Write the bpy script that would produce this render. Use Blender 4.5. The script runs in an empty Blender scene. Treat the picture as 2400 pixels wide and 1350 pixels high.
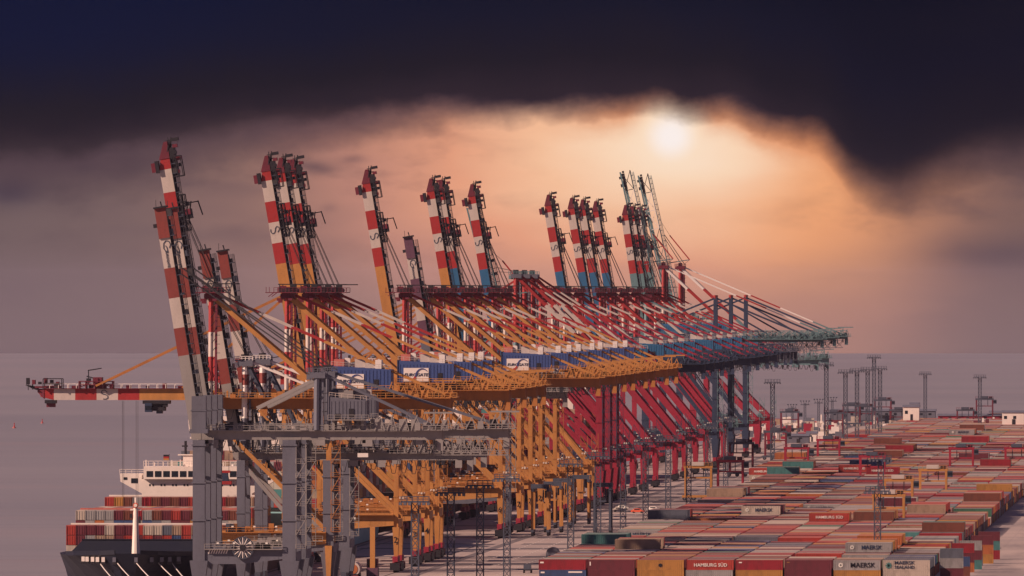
import bpy, math, random
from mathutils import Vector, Matrix
R = math.radians
S = bpy.context.scene
COL = S.collection
random.seed(7)

# ---------------------------------------------------------------- camera
# x = from the water to the land, y = along the quay away from the camera, z = up, metres
FPX = 30000.0                      # focal length counted in pixels of a 2400 px wide picture
EYE = 75.0                         # height of the viewing platform above the quay
YAW = math.atan(1730/FPX)          # the view is turned 3.3 degrees towards the water
cam_d = bpy.data.cameras.new("camera"); cam = bpy.data.objects.new("camera", cam_d); COL.objects.link(cam)
cam_d.sensor_width = 36; cam_d.lens = 36*FPX/2400
cam_d.shift_y = 8/2400
cam_d.clip_start = 5; cam_d.clip_end = 90000
cam.location = (0, 0, EYE); cam.rotation_euler = (R(90), 0, YAW)
S.camera = cam

# ---------------------------------------------------------------- exposure
S.view_settings.view_transform = 'Standard'; S.view_settings.look = 'None'
S.view_settings.gamma = 1; S.view_settings.exposure = .38
S.cycles.max_bounces = 4; S.cycles.diffuse_bounces = 2; S.cycles.glossy_bounces = 2; S.cycles.volume_bounces = 0

# ---------------------------------------------------------------- node helper
def lin(c):
    """sRGB 0-255 to linear"""
    return tuple(((v/255)/12.92 if v/255 <= .04045 else ((v/255+.055)/1.055)**2.4) for v in c) + (1,)

class N:
    """a tiny wrapper so that maths nodes read like maths"""
    def __init__(s, nt, sock): s.nt = nt; s.s = sock
    def _m(s, op, *a, clamp=False):
        n = s.nt.nodes.new('ShaderNodeMath'); n.operation = op; n.use_clamp = clamp
        for i, v in enumerate((s,)+a):
            if isinstance(v, N): s.nt.links.new(v.s, n.inputs[i])
            else: n.inputs[i].default_value = v
        return N(s.nt, n.outputs[0])
    def __add__(s, o): return s._m('ADD', o)
    def __sub__(s, o): return s._m('SUBTRACT', o)
    def __mul__(s, o): return s._m('MULTIPLY', o)
    def __truediv__(s, o): return s._m('DIVIDE', o)
    def pw(s, o): return s._m('POWER', o)
    def sqrt(s): return s._m('SQRT')
    def mn(s, o): return s._m('MINIMUM', o)
    def mx(s, o): return s._m('MAXIMUM', o)
    def smooth(s, a, b):
        n = s.nt.nodes.new('ShaderNodeMapRange'); n.interpolation_type = 'SMOOTHSTEP'
        s.nt.links.new(s.s, n.inputs['Value'])
        for k, v in (('From Min', a), ('From Max', b)):
            if isinstance(v, N): s.nt.links.new(v.s, n.inputs[k])
            else: n.inputs[k].default_value = v
        return N(s.nt, n.outputs[0])
    def gauss(s, c, w):
        d = (s-c)/w
        return N(s.nt, (d*d*-1.0)._m('EXPONENT').s)
def mixc(nt, f, a, b):
    n = nt.nodes.new('ShaderNodeMix'); n.data_type = 'RGBA'
    for k, v in ((0, f), (6, a), (7, b)):
        if isinstance(v, N): nt.links.new(v.s, n.inputs[k])
        else: n.inputs[k].default_value = v
    return N(nt, n.outputs[2])
def ramp(nt, f, stops, mode='EASE'):
    n = nt.nodes.new('ShaderNodeValToRGB'); n.color_ramp.interpolation = mode
    e = n.color_ramp.elements
    while len(e) < len(stops): e.new(.5)
    for q, (p, c) in zip(e, stops): q.position = p; q.color = c
    nt.links.new(f.s, n.inputs[0]); return N(nt, n.outputs[0])
def noise(nt, vec, scale, detail=3, rough=.5):
    n = nt.nodes.new('ShaderNodeTexNoise'); n.inputs['Scale'].default_value = scale
    n.inputs['Detail'].default_value = detail; n.inputs['Roughness'].default_value = rough
    if vec is not None: nt.links.new(vec.s, n.inputs['Vector'])
    return N(nt, n.outputs[0])
def combine(nt, x, y, z):
    n = nt.nodes.new('ShaderNodeCombineXYZ')
    for i, v in enumerate((x, y, z)):
        if isinstance(v, N): nt.links.new(v.s, n.inputs[i])
        else: n.inputs[i].default_value = v
    return N(nt, n.outputs[0])
def separate(nt, v):
    n = nt.nodes.new('ShaderNodeSeparateXYZ'); nt.links.new(v.s, n.inputs[0])
    return [N(nt, n.outputs[i]) for i in range(3)]

# ---------------------------------------------------------------- sky: evening cloud bank with the low sun breaking through
world = bpy.data.worlds.new("World"); S.world = world; world.use_nodes = True
nt = world.node_tree; nt.nodes.clear()
tc = nt.nodes.new('ShaderNodeTexCoord')
dx, dy, dz = separate(nt, N(nt, tc.outputs['Generated']))
cy_, sy_ = math.cos(YAW), math.sin(YAW)
fwd = (dy*cy_ - dx*sy_).mx(1e-4)
# angles of the sky measured in units of 1/30000 rad from the quay's direction: u to the right, v downwards from eye level
u = (dx*cy_ + dy*sy_)/fwd*FPX + 1200.0
v = dz/fwd*(-FPX) + 683.0
pv = combine(nt, u/1000.0, v/1000.0, 0.0)
n1 = noise(nt, pv, 2.2, 3, .5) - .5
n2 = noise(nt, pv, 7.0, 3, .5) - .5
pst = combine(nt, u/1000.0, v/260.0, 3.0)
n3 = noise(nt, pst, 1.8, 3, .5) - .5
n4 = noise(nt, combine(nt, u/600.0, v/150.0, 9.0), 1.7, 2, .5) - .5
# glow round the sun
ru = (u-1575.0)/1000.0; rv = (v-335.0)/ 620.0
r = ((ru*ru) + (rv*rv)).sqrt() + n3*.22 + n1*.14
glow = ramp(nt, r/2.0, [
    (.00, lin((255,230,208))), (.07, lin((254,218,186))), (.15, lin((249,194,156))), (.25, lin((234,162,128))),
    (.38, lin((198,138,120))), (.50, lin((164,121,108))), (.66, lin((136,106,102))), (1., lin((114,94,97)))], 'LINEAR')
# more orange to the right of the sun, more mauve near the horizon
right = u.smooth(1550., 1950.)*.75
glow = mixc(nt, right*(r.smooth(.15,.4))*(v.smooth(900., 600.)), glow, mixc(nt, r.smooth(.35, 1.), lin((246,166,108)), lin((126,92,86))))
low = v.smooth(560., 850.)
glow = mixc(nt, u.smooth(1150., 0.)*.62, glow, lin((100,85,86)))
glow = mixc(nt, u.smooth(1980., 2400.)*.6, glow, lin((104,84,82)))
glow = mixc(nt, low*.62, glow, mixc(nt, u.smooth(300., 1500.)*u.smooth(2350., 1900.), lin((122,101,103)), lin((172,126,110))))
# streaks of thinner and thicker cloud
n6 = noise(nt, combine(nt, u/420.0, v/170.0, 21.0), 1.9, 4, .55) - .5
glow = mixc(nt, ((n6*2.2)._m('ADD', .0, clamp=True))*v.smooth(760., 420.)*(r.smooth(.2,.6))*.8, glow, lin((80,64,72)))
glow = mixc(nt, (n4*1.5)._m('ADD', 0., clamp=True)*.6*r.smooth(.25,.9), glow, lin((96,76,86)))
# small dark wisps
for (a, b, wa, wb, s_) in ((738, 393, 50, 16, .55), (822, 374, 32, 10, .4), (20, 450, 70, 34, .75), (195, 395, 26, 14, .3), (770, 482, 22, 12, .25), (2330, 600, 190, 45, .5), (560, 440, 160, 22, .2), (650, 560, 220, 20, .12)):
    g = (u+n1*60).gauss(float(a), float(wa)) * (v+n2*24).gauss(float(b), float(wb))
    glow = mixc(nt, g*s_, glow, lin((62,54,72)))
core = (((u-1573.0)*(u-1573.0) + (v-318.0)*(v-318.0)).sqrt() + n2*14)
glow = mixc(nt, core.smooth(130., 15.)*.85, glow, lin((255,226,196)))
glow = mixc(nt, core.smooth(72., 10.)*.97, glow, (1.0,.90,.86,1))
# the lower edge of the cloud bank
edge = [(0,375),(120,372),(250,362),(400,335),(550,312),(700,305),(850,288),(1000,272),(1200,262),(1400,252),(1550,240),(1620,262),(1700,250),(1780,288),(1850,305),(1930,325),(1985,392),(2040,432),(2120,440),(2190,405),(2240,378),(2310,358),(2400,345)]
E = ramp(nt, u/2400.0, [(a/2400., (b/1000.,)*3+(1,)) for a, b in edge], 'CARDINAL')
n5 = noise(nt, combine(nt, u/1000.0, v/700.0, 17.0), 11.0, 4, .6) - .5
E = N(nt, E.s)*1000.0 + n2*38 + n5*46 + u.smooth(900., 0.)*14
soft = u.smooth(1300., 200.)*52 + u.smooth(1800., 2150.)*38 + 40
# warm rim of the thin cloud right under the bank, near the sun
rim = v.smooth(E+95., E+10.)*u.smooth(1180., 1480.)*u.smooth(2080., 1900.)*core.smooth(55., 120.)
glow = mixc(nt, rim*.85, glow, lin((222,138,88)))
# smoky veil hanging below the bank
veil = v.smooth(E+150.+n6*190., E-10.)*(u.smooth(1250., 500.)*.75 + u.smooth(1880., 2080.)*.8)
glow = mixc(nt, veil*.6, glow, lin((72,56,66)))
cl = v.smooth(E+soft, E-soft).pw(.5)
d = (E - v)/330.0
cloud = ramp(nt, d + n1*.25, [(0., lin((74,56,66))), (.12, lin((42,32,42))), (.35, lin((26,22,34))), (.7, lin((15,18,38))), (1., lin((10,15,34)))], 'LINEAR')
cloud = mixc(nt, u.smooth(1500., 0.)*d.smooth(.35, 1.0)*.8, cloud, lin((8,19,52)))
cloud = mixc(nt, u.smooth(1500., 2300.)*.6, cloud, lin((9,10,28)))
cloud = mixc(nt, (n3*1.3)._m('ADD', 0., clamp=True)*.5, cloud, lin((30,26,38)))
col = mixc(nt, cl, glow, cloud)
# outside the view: a wide dusky vault, brighter on the side the low sun reaches from
el = dz.mx(0.0)
vault = ramp(nt, el, [(0., (.17,.12,.15,1)), (.25, (.075,.067,.135,1)), (1., (.05,.056,.14,1))], 'LINEAR')
away = (dy*-1.0).smooth(-.6, .9)
vault = mixc(nt, away*.6, vault, (.125,.11,.18,1))
inside = v.smooth(-1500., -150.)*(dy.smooth(.90, .97))
col = mixc(nt, inside, vault, col)
bg = nt.nodes.new('ShaderNodeBackground'); bg.inputs[1].default_value = .75
nt.links.new(col.s, bg.inputs[0])
wo = nt.nodes.new('ShaderNodeOutputWorld'); nt.links.new(bg.outputs[0], wo.inputs[0])

# ---------------------------------------------------------------- the low evening sun, from the water side behind the camera
sd = bpy.data.lights.new("sun", 'SUN'); sd.energy = 5.0; sd.angle = R(.6); sd.color = (1.0, .70, .54)
sun = bpy.data.objects.new("sun", sd); COL.objects.link(sun)
sun.rotation_euler = Vector((-.76, -.37, .55)).to_track_quat('Z', 'Y').to_euler()

# ---------------------------------------------------------------- materials
MATS = {}
def paint(name, rgb, rough=.55, dirt=.55, scale=.25, metal=0., streak=True):
    if name in MATS: return MATS[name]
    m = bpy.data.materials.new(name); m.use_nodes = True; t = m.node_tree
    b = t.nodes['Principled BSDF']; b.inputs['Roughness'].default_value = rough; b.inputs['Metallic'].default_value = metal
    b.inputs['Specular IOR Level'].default_value = .3
    c = t.nodes.new('ShaderNodeTexCoord'); x, y, z = separate(t, N(t, c.outputs['Object']))
    k = noise(t, combine(t, x, y, z*(.35 if streak else 1.)), scale, 4, .65)
    k2 = noise(t, N(t, c.outputs['Object']), scale*7, 3, .6)
    f = (k.smooth(.42, .72)*.7 + k2.smooth(.5, .75)*.5)*dirt
    dk = tuple(v_*.45+.012 for v_ in rgb) + (1,)
    out = mixc(t, f, tuple(rgb)+(1,), dk)
    t.links.new(out.s, b.inputs['Base Color'])
    MATS[name] = m; return m
YEL = paint('yellow_paint', (.50,.225,.07)); YELD = paint('ochre_paint', (.42,.165,.05))
RED = paint('crane_red_paint', (.36,.030,.032)); WHT = paint('white_paint', (.54,.46,.42), dirt=.4)
CRI = paint('crimson_paint', (.32,.022,.048)); BLU = paint('house_blue_paint', (.05,.085,.24), dirt=.2)
BBL = paint('boom_blue_paint', (.03,.13,.27)); DBL = paint('dark_blue_paint', (.03,.046,.09))
TEA = paint('pale_teal_paint', (.13,.225,.25)); GRY = paint('grey_paint', (.13,.132,.17), dirt=.45); GRL = paint('boom_grey_paint', (.28,.255,.25), dirt=.35); APX = paint('plum_red_paint', (.15,.022,.04)); GRD = paint('dark_grey_paint', (.07,.08,.115))
MRN = paint('worn_red_paint', (.24,.052,.045)); PUR = paint('plum_paint', (.13,.06,.10))
DRK = paint('dark_machinery', (.022,.020,.028), .6); WIR = paint('steel_rope', (.05,.045,.05), .6, 0)
ORG = paint('orange_red_paint', (.62,.10,.05)); LAM = paint('lamp_glass', (.8,.76,.70), .3, 0)
GLS = paint('dark_glass', (.015,.02,.03), .12, 0); BLK = paint('black_paint', (.012,.012,.02), .6, 0)
SGN = paint('sign_white', (.78,.70,.66), .5, .1); SBL = paint('sign_blue', (.03,.05,.20), .5, 0); SRD = paint('sign_red', (.42,.03,.04), .5, 0)
PNK = paint('pale_red_paint', (.55,.16,.13))

# ---------------------------------------------------------------- mesh helper
class MB:
    def __init__(s): s.v = []; s.f = []; s.m = []; s.mats = []
    def mi(s, mat):
        if mat not in s.mats: s.mats.append(mat)
        return s.mats.index(mat)
    def hexa(s, p, mat):
        """eight corners: bottom ring then top ring"""
        o = len(s.v); s.v += [tuple(q) for q in p]; k = s.mi(mat)
        for f in ((0,3,2,1),(4,5,6,7),(0,1,5,4),(1,2,6,5),(2,3,7,6),(3,0,4,7)):
            s.f.append(tuple(o+i for i in f)); s.m.append(k)
        return s
    def box(s, x0, x1, y0, y1, z0, z1, mat):
        return s.hexa([(x0,y0,z0),(x1,y0,z0),(x1,y1,z0),(x0,y1,z0),(x0,y0,z1),(x1,y0,z1),(x1,y1,z1),(x0,y1,z1)], mat)
    def beam(s, a, b, w, h, mat, w2=None, h2=None):
        """rectangular bar; w across (horizontal, along y where it can), h the other way"""
        a = Vector(a); b = Vector(b); d_ = (b-a)
        if d_.length < 1e-6: return s
        d_.normalize(); up = Vector((0,1,0)) if abs(d_.y) < .9 else Vector((1,0,0))
        n_ = d_.cross(up).normalized(); q = n_.cross(d_).normalized()
        w2 = w if w2 is None else w2; h2 = h if h2 is None else h2
        r0 = [a+q*(i*w/2)+n_*(j*h/2) for i, j in ((-1,-1),(1,-1),(1,1),(-1,1))]
        r1 = [b+q*(i*w2/2)+n_*(j*h2/2) for i, j in ((-1,-1),(1,-1),(1,1),(-1,1))]
        return s.hexa(r0+r1, mat)
    def tube(s, a, b, r_, mat, n=6, r2=None):
        a = Vector(a); b = Vector(b); d_ = (b-a).normalized(); up = Vector((0,1,0)) if abs(d_.y) < .9 else Vector((1,0,0))
        p = d_.cross(up).normalized(); q = p.cross(d_); r2 = r_ if r2 is None else r2; o = len(s.v); k = s.mi(mat)
        for c, rr in ((a, r_), (b, r2)):
            for i in range(n):
                t = 2*math.pi*i/n; s.v.append(tuple(c + p*math.cos(t)*rr + q*math.sin(t)*rr))
        for i in range(n): s.f.append((o+i, o+(i+1)%n, o+n+(i+1)%n, o+n+i)); s.m.append(k)
        s.f.append(tuple(o+i for i in range(n))[::-1]); s.m.append(k); s.f.append(tuple(o+n+i for i in range(n))); s.m.append(k)
        return s
    def bands(s, a, b, w, h, parts, tube=False, n=6):
        """a bar painted in bands: parts = [(to_fraction, material)]"""
        a = Vector(a); b = Vector(b); f0 = 0
        for f1, m_ in parts:
            p, q = a.lerp(b, f0), a.lerp(b, f1)
            if tube: s.tube(p, q, w, m_, n)
            else: s.beam(p, q, w, h, m_)
            f0 = f1
        return s
    def lattice(s, a, b, w, h, step, t, mat, parts=None):
        """four chords with zigzag lacing"""
        a = Vector(a); b = Vector(b); L = (b-a).length; d_ = (b-a)/L
        up = Vector((0,1,0)) if abs(d_.y) < .9 else Vector((1,0,0)); n_ = d_.cross(up).normalized(); q = n_.cross(d_).normalized()
        k = max(1, round(L/step))
        def mt(f):
            if parts:
                for f1, m_ in parts:
                    if f <= f1: return m_
            return mat
        cs = [(-1,-1),(1,-1),(1,1),(-1,1)]
        P = lambda i, c: a + d_*(L*i/k) + q*(cs[c][0]*w/2) + n_*(cs[c][1]*h/2)
        for i in range(k):
            m_ = mt((i+.5)/k)
            for c in range(4):
                s.beam(P(i,c), P(i+1,c), t, t, m_)
                e = (c+1) % 4
                s.beam(P(i, c if i%2 else e), P(i+1, e if i%2 else c), t*.7, t*.7, m_)
                s.beam(P(i, c), P(i, e), t*.7, t*.7, m_)
        return s
    def rail(s, a, b, mat, h=1.1, step=2.5, t=.12):
        a = Vector(a); b = Vector(b); L = (b-a).length; k = max(1, int(L/step)); U = Vector((0,0,h))
        s.beam(a+U, b+U, t, t, mat); s.beam(a+U*.5, b+U*.5, t*.7, t*.7, mat)
        for i in range(k+1):
            p = a.lerp(b, i/k); s.beam(p, p+U, t, t, mat)
        return s
    def mesh(s, name):
        me = bpy.data.meshes.new(name); me.from_pydata(s.v, [], s.f)
        for m_ in s.mats: me.materials.append(m_)
        me.polygons.foreach_set('material_index', s.m); me.update(); return me
    def build(s, name, parent=None, loc=None):
        o = bpy.data.objects.new(name, s.mesh(name)); COL.objects.link(o)
        if parent: o.parent = parent
        if loc: o.location = loc
        return o
def empty(name, loc=(0,0,0), rz=0.):
    o = bpy.data.objects.new(name, None); COL.objects.link(o); o.location = loc; o.rotation_euler = (0,0,rz); o.empty_display_size = 2; return o
def tag(o, label=None, cat=None, group=None, kind=None):
    if label: o['label'] = label
    if cat: o['category'] = cat
    if group: o['group'] = group
    if kind: o['kind'] = kind
    return o
def copy_tree(o, parent=None):
    c = o.copy(); COL.objects.link(c); c.parent = parent
    for ch in list(o.children): copy_tree(ch, c)
    return c
_tx = {}
def text_mesh(txt, size, mat, shear=0., ext=.03, space=1.):
    key = (txt, size, mat.name, shear)
    if key in _tx: return _tx[key]
    cu = bpy.data.curves.new('lettering', 'FONT'); cu.body = txt; cu.size = size; cu.shear = shear; cu.extrude = ext
    cu.align_x = 'CENTER'; cu.align_y = 'CENTER'; cu.resolution_u = 2; cu.offset = .012*size; cu.space_character = space
    ob = bpy.data.objects.new('lettering', cu); COL.objects.link(ob)
    dg = bpy.context.evaluated_depsgraph_get(); me = bpy.data.meshes.new_from_object(ob.evaluated_get(dg))
    me.materials.clear(); me.materials.append(mat)
    bpy.data.objects.remove(ob); _tx[key] = me; return me
def lettering(txt, loc, size, mat, parent, shear=0., roll=0., sx=1., name='lettering'):
    """writing that faces the viewer's side (-y)"""
    o = bpy.data.objects.new(name, text_mesh(txt, size, mat, shear)); COL.objects.link(o); o.parent = parent
    o.location = loc; o.rotation_euler = (R(90), roll, 0); o.scale = (sx, 1, 1); return o

HAZE = 7e-6
QY = 3418.0
def yk(k): return QY/k            # k: how large a thing shows, 1 for the second of the yellow cranes
RAIL = -257.6                     # waterside crane rail; the landside one is 30 m further in
# ---------------------------------------------------------------- setting: ground, water
def make_ground():
    m = bpy.data.materials.new('apron_concrete'); m.use_nodes = True; t = m.node_tree; b = t.nodes['Principled BSDF']
    c = t.nodes.new('ShaderNodeTexCoord'); x, y, z = separate(t, N(t, c.outputs['Object']))
    a = noise(t, combine(t, x*.02, y*.012, 0.), 1., 5, .6); st = noise(t, combine(t, x*.05, y*.004, 2.), 1., 4, .6)
    g = noise(t, combine(t, x*.6, y*.1, 5.), 1., 3, .6)
    c0 = mixc(t, a.smooth(.35,.65), (.40,.31,.285,1), (.31,.245,.235,1))
    c0 = mixc(t, st.smooth(.48,.68)*.65, c0, (.17,.14,.145,1)); c0 = mixc(t, g.smooth(.5,.75)*.3, c0, (.22,.18,.18,1))
    # slab joints
    j = ((x/12.0)._m('FRACT')-.5)._m('ABSOLUTE').smooth(.492,.497)
    c0 = mixc(t, j*.35, c0, (.12,.10,.11,1))
    t.links.new(c0.s, b.inputs['Base Color']); b.inputs['Roughness'].default_value = .85
    g_ = MB(); quay = MB()
    quay.box(-268., 900., 2300., 7380., -9., 0., m)
    o = quay.build('quay_ground'); tag(o, kind='structure')
    asp_shadow = paint('lane_and_shadow_asphalt', (.15,.125,.135), .85, .5, .02, 0, False)
    w = MB()
    w.box(-222, -219.2, 2310, 7300, 0., .012, asp_shadow); w.box(-262.5, -261.2, 2310, 7300, 0., .012, asp_shadow)
    r4 = random.Random(4); yy = 3040.  # dark bands across the apron, painting in the cranes' shadow stripes
    while yy < 5200:
        dd = 12+r4.random()*26; xa = -219+r4.random()*4; w.box(xa, -187.-r4.random()*5, yy, yy+dd, 0., .012, asp_shadow); w.box(-259-r4.random(), -231., yy+6, yy+6+dd*.6, 0., .012, asp_shadow); yy += dd+34+r4.random()*70
    for xx in (-257.9, -227.9): w.box(xx, xx+.35, 2310, 7300, .012, .03, DRK)
    o = w.build('lane_and_shadow_band'); tag(o, kind='structure')
    ln = MB(); wl = paint('lane_white', (.62,.56,.52), .7, .5, .3)
    for yy in range(3000, 6000, 62): ln.box(-219, -190, yy, yy+.5, .0, .02, wl)
    for xx in (-213., -206., -199.):
        for yy in range(2900, 6000, 14): ln.box(xx, xx+.25, yy, yy+8, .0, .02, wl)
    o = ln.build('lane_marking'); tag(o, kind='structure')
    k = MB(); cop = paint('quay_coping', (.27,.22,.22), .8, .4, .1)
    k.box(-268.5, -266.6, 2300, 7381, 0., .35, cop)
    o = k.build('kerb'); tag(o, kind='structure')
make_ground()

def make_water():
    m = bpy.data.materials.new('estuary_water'); m.use_nodes = True; t = m.node_tree; b = t.nodes['Principled BSDF']
    c = t.nodes.new('ShaderNodeTexCoord'); x, y, z = separate(t, N(t, c.outputs['Object']))
    # currents and wind lanes: long streaks across the view, denser with distance (logarithmic so they keep their look far out)
    d_ = (y.mx(100.))._m('LOGARITHM', 2.718)
    s1 = noise(t, combine(t, x/y.mx(500.)*6.0, d_*42.0, 0.), 1., 3, .55)
    s2 = noise(t, combine(t, x/y.mx(500.)*2.5, d_*9.0, 4.), 1., 3, .5)
    s3 = noise(t, combine(t, x/y.mx(500.)*22., d_*150., 8.), 1., 3, .6)
    base = mixc(t, s2.smooth(.3,.7), (.215,.205,.23,1), (.26,.24,.26,1))
    base = mixc(t, s1.smooth(.48,.75)*.42, base, (.30,.235,.24,1)); base = mixc(t, s3.smooth(.45,.75)*.28, base, (.12,.105,.13,1))
    t.links.new(base.s, b.inputs['Base Color']); b.inputs['Roughness'].default_value = .42
    b.inputs['Specular IOR Level'].default_value = .32
    Rg = 2*(EYE+6)/(145/FPX)**2                      # the earth's curve: the horizon dips below eye level
    vs = []; fs = []; na = 48
    rs = [0, 500, 1500, 2300, 3200, 4200, 5500, 7000, 9000, 12000, 15000, 18000, 21000, 24000, 27000, 30000, 32500, 35000, 38000]
    for r_ in rs:
        for i in range(na):
            a = -R(115)+R(230)*i/(na-1); vs.append((math.sin(a)*r_, math.cos(a)*r_-200*0, -6 - r_*r_/(2*Rg)))
    for j in range(len(rs)-1):
        for i in range(na-1):
            o = j*na+i; fs.append((o, o+1, o+na+1, o+na))
    me = bpy.data.meshes.new('water'); me.from_pydata(vs, [], fs); me.materials.append(m); me.update()
    for p in me.polygons: p.use_smooth = True
    o = bpy.data.objects.new('water', me); COL.objects.link(o); tag(o, kind='structure')
make_water()

# ---------------------------------------------------------------- ship-to-shore gantry cranes
# local frame of a crane: x = 0 at the waterside rail, + to the land; y along the quay (-y is nearer the camera)
def sstyle(**k):
    d = dict(zg=45.8, gd=2.9, xl=30., hy=8.5, lw=1.15, lwl=1.2, brace2=True, zap=75., zp=11.6, pd=3.9, back=60., L=63.6, ang=80.2,
             leg=YEL, gird=YELD, mast=None, boomc=None, house=BLU, stay=None, back_leg=YEL, hood=(30.3,45.2,50.7,56.2),
             boomd=3.0, lat=False, top=APX, mx=.6, slant=False, brace=True, bog=CRI, fs=YELD, sign=True, diag=YEL, hip=30., masty=8.0, mastw=.6, caps=True, brl=.95)
    d.update(k); return d
def banded(L, low, a=RED, b=WHT, tip=3.6, w=5.75, n=5):
    """boom paint measured from the hinge: the plain part, then red and white bands out to the tip"""
    cuts = []; s = L-tip-w*(n-1)
    cuts.append((s/L, low)); col_ = a
    for i in range(n-1):
        s += w; cuts.append((s/L, col_)); col_ = b if col_ is a else a
    cuts.append((1., a)); return cuts

def make_crane(P, up):
    root = empty('gantry_crane')
    zg, gd, xl, hy, zap = P['zg'], P['gd'], P['xl'], P['hy'], P['zap']
    L_, G_ = P['leg'], P['gird']
    # legs and wheel sets
    for sx in (0, 1):
        X = sx*xl; w = P['lwl'] if sx else P['lw']
        for sy in (-1, 1):
            b = MB(); y = sy*hy
            if sx and P['slant']:      # the landside leg leans in to the middle of the girder
                b.beam((X-.3,y,P['zp']+P['pd']-.5), (4.5,y,zg), w*1.2, P['brl']*1.25, L_); b.beam((X,y,P['zp']),(X,y,P['zp']+P['pd']+1.2), w*.9, w*1.2, L_)
            else: b.beam((X,y,P['zp']), (X,y,zg+(gd if P['caps'] else 0)), w*.85, w, L_)
            b.hexa([(X-w*.42,y-1.1,4.2),(X+w*.42,y-1.1,4.2),(X+w*.42,y+1.1,4.2),(X-w*.42,y+1.1,4.2),
                    (X-w*.75,y-1.4,P['zp']+.5),(X+w*.75,y-1.4,P['zp']+.5),(X+w*.75,y+1.4,P['zp']+.5),(X-w*.75,y+1.4,P['zp']+.5)], L_)
            for z_ in (() if sx and P['slant'] else (20., 29., 38.)): b.box(X-w*.6, X+w*.6, y-w*.5, y+w*.5, z_, z_+.35, L_)
            if P['caps'] and not (sx and P['slant']): b.box(X-w*.95, X+w*.95, y-w*.7, y+w*.7, zg-3.2, zg-2.4, L_)
            leg = b.build('leg', root)
            g = MB(); g.box(X-.7, X+.7, y-4.6, y+4.6, 2.9, 4.3, P['bog'])
            for q in (-3.3, -1.1, 1.1, 3.3):
                g.box(X-.85, X+.85, y+q-.85, y+q+.85, 1.1, 2.7, P['bog']); g.tube((X-.5,y+q-.45,.55),(X+.5,y+q-.45,.55),.5,DRK,8); g.tube((X-.5,y+q+.6,.55),(X+.5,y+q+.6,.55),.5,DRK,8)
            g.box(X-1.3, X+1.3, y-5.6*1, y-4.6, .6, 2.6, DRK); g.box(X-1.0, X+1.0, y+4.6, y+5.4, .6, 2.4, DRK)
            g.build('bogie', root)
        b = MB(); b.box(X-w*.5, X+w*.5, -hy+1.4, hy-1.4, P['zp']+.3, P['zp']+2.6, L_); b.build('sill_beam', root)
        if sx and P['slant']: continue
        b = MB(); b.box(X-w*.45, X+w*.45, -hy+w*.5, hy-w*.5, zg-1.6, zg-.1, L_)
        b.beam((X,-hy+w*.5,zg-9),(X,0,zg-1.6),.6,.6,L_); b.beam((X,hy-w*.5,zg-9),(X,0,zg-1.6),.6,.6,L_); b.build('cross_beam', root)
    # portal beams with walkway
    for sy in (-1, 1):
        b = MB(); y = sy*hy; z0, z1 = P['zp'], P['zp']+P['pd']
        x0, x1 = P['lw']*.5, xl-P['lwl']*.5
        b.hexa([(x0,y-.9,z0-.3),(x0+(x1-x0)*.45,y-.9,z0-.3),(x0+(x1-x0)*.45,y+.9,z0-.3),(x0,y+.9,z0-.3),(x0,y-.9,z1),(x0+(x1-x0)*.45,y-.9,z1),(x0+(x1-x0)*.45,y+.9,z1),(x0,y+.9,z1)], L_)
        xm = x0+(x1-x0)*.45
        b.hexa([(xm,y-.9,z0-.3),(x1,y-.9,z0+.9),(x1,y+.9,z0+.9),(xm,y+.9,z0-.3),(xm,y-.9,z1),(x1,y-.9,z1),(x1,y+.9,z1),(xm,y+.9,z1)], L_)
        for xx in range(3, int(xl)-1, 4): b.box(xx, xx+.12, y-.93, y+.93, z0+1., z1-.02, L_)
        b.build('portal_beam', root)
        b = MB(); b.box(x0, x1, y-2.0 if sy<0 else y+.9, y-.9 if sy<0 else y+2.0, z1-.25, z1-.05, G_)
        yy = y+sy*1.95
        b.rail((x0,yy,z1),(x1,yy,z1), G_, 1.1, 2.2, .13); b.build('walkway', root)
        # portal diagonal
        if not P['brace'] or P['slant']: continue
        b = MB(); b.beam((P['lw']*.5,y,zg-1.5),(xl-P['lwl']*.4,y,P.get('bz', z1+.2)), P['brl']*.8, P['brl'], P['diag'])
        b.build('diagonal_brace', root)
        if P.get('brace2'):
            b = MB(); b.beam((xl*.42,y,zg-.2),(xl-P['lwl']*.4,y,z1+12), .45, .5, P['diag']); b.build('diagonal_brace', root)
    # small gear on the portal: cabinets, lamps
    b = MB(); z1 = P['zp']+P['pd']
    rnd = random.Random(int(zg*10)+int(xl))
    for i in range(7):
        xx = 3+rnd.random()*(xl-8); ww = .8+rnd.random()*1.6
        b.box(xx, xx+ww, -hy-1.7, -hy-.95, z1+.0, z1+.9+rnd.random()*1.3, rnd.choice([G_, G_, GRD, YELD if L_ is YEL else G_]))
    b.build('cabinet', root)
    for i in range(4):
        b = MB(); xx = xl*.2+i*xl*.18; b.box(xx, xx+.55, -hy-1.9, -hy-1.5, z1+1.0, z1+1.5, LAM); b.build('floodlight', root)
    b = MB(); b.box(xl+.6, xl+3., -hy-.5, -hy-.3, z1+4.0, z1+4.2, G_)
    for xx in (xl+.9, xl+1.6, xl+2.3): b.box(xx, xx+.5, -hy-.6, -hy-.2, z1+4.2, z1+4.7, LAM)
    b.build('floodlight', root)
    # stair tower on the landside leg
    b = MB(); X = xl+P['lwl']*.5; y = -hy
    zz = z1; fl = 0; ztop = 24. if P['slant'] else zg-3.0
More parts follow.
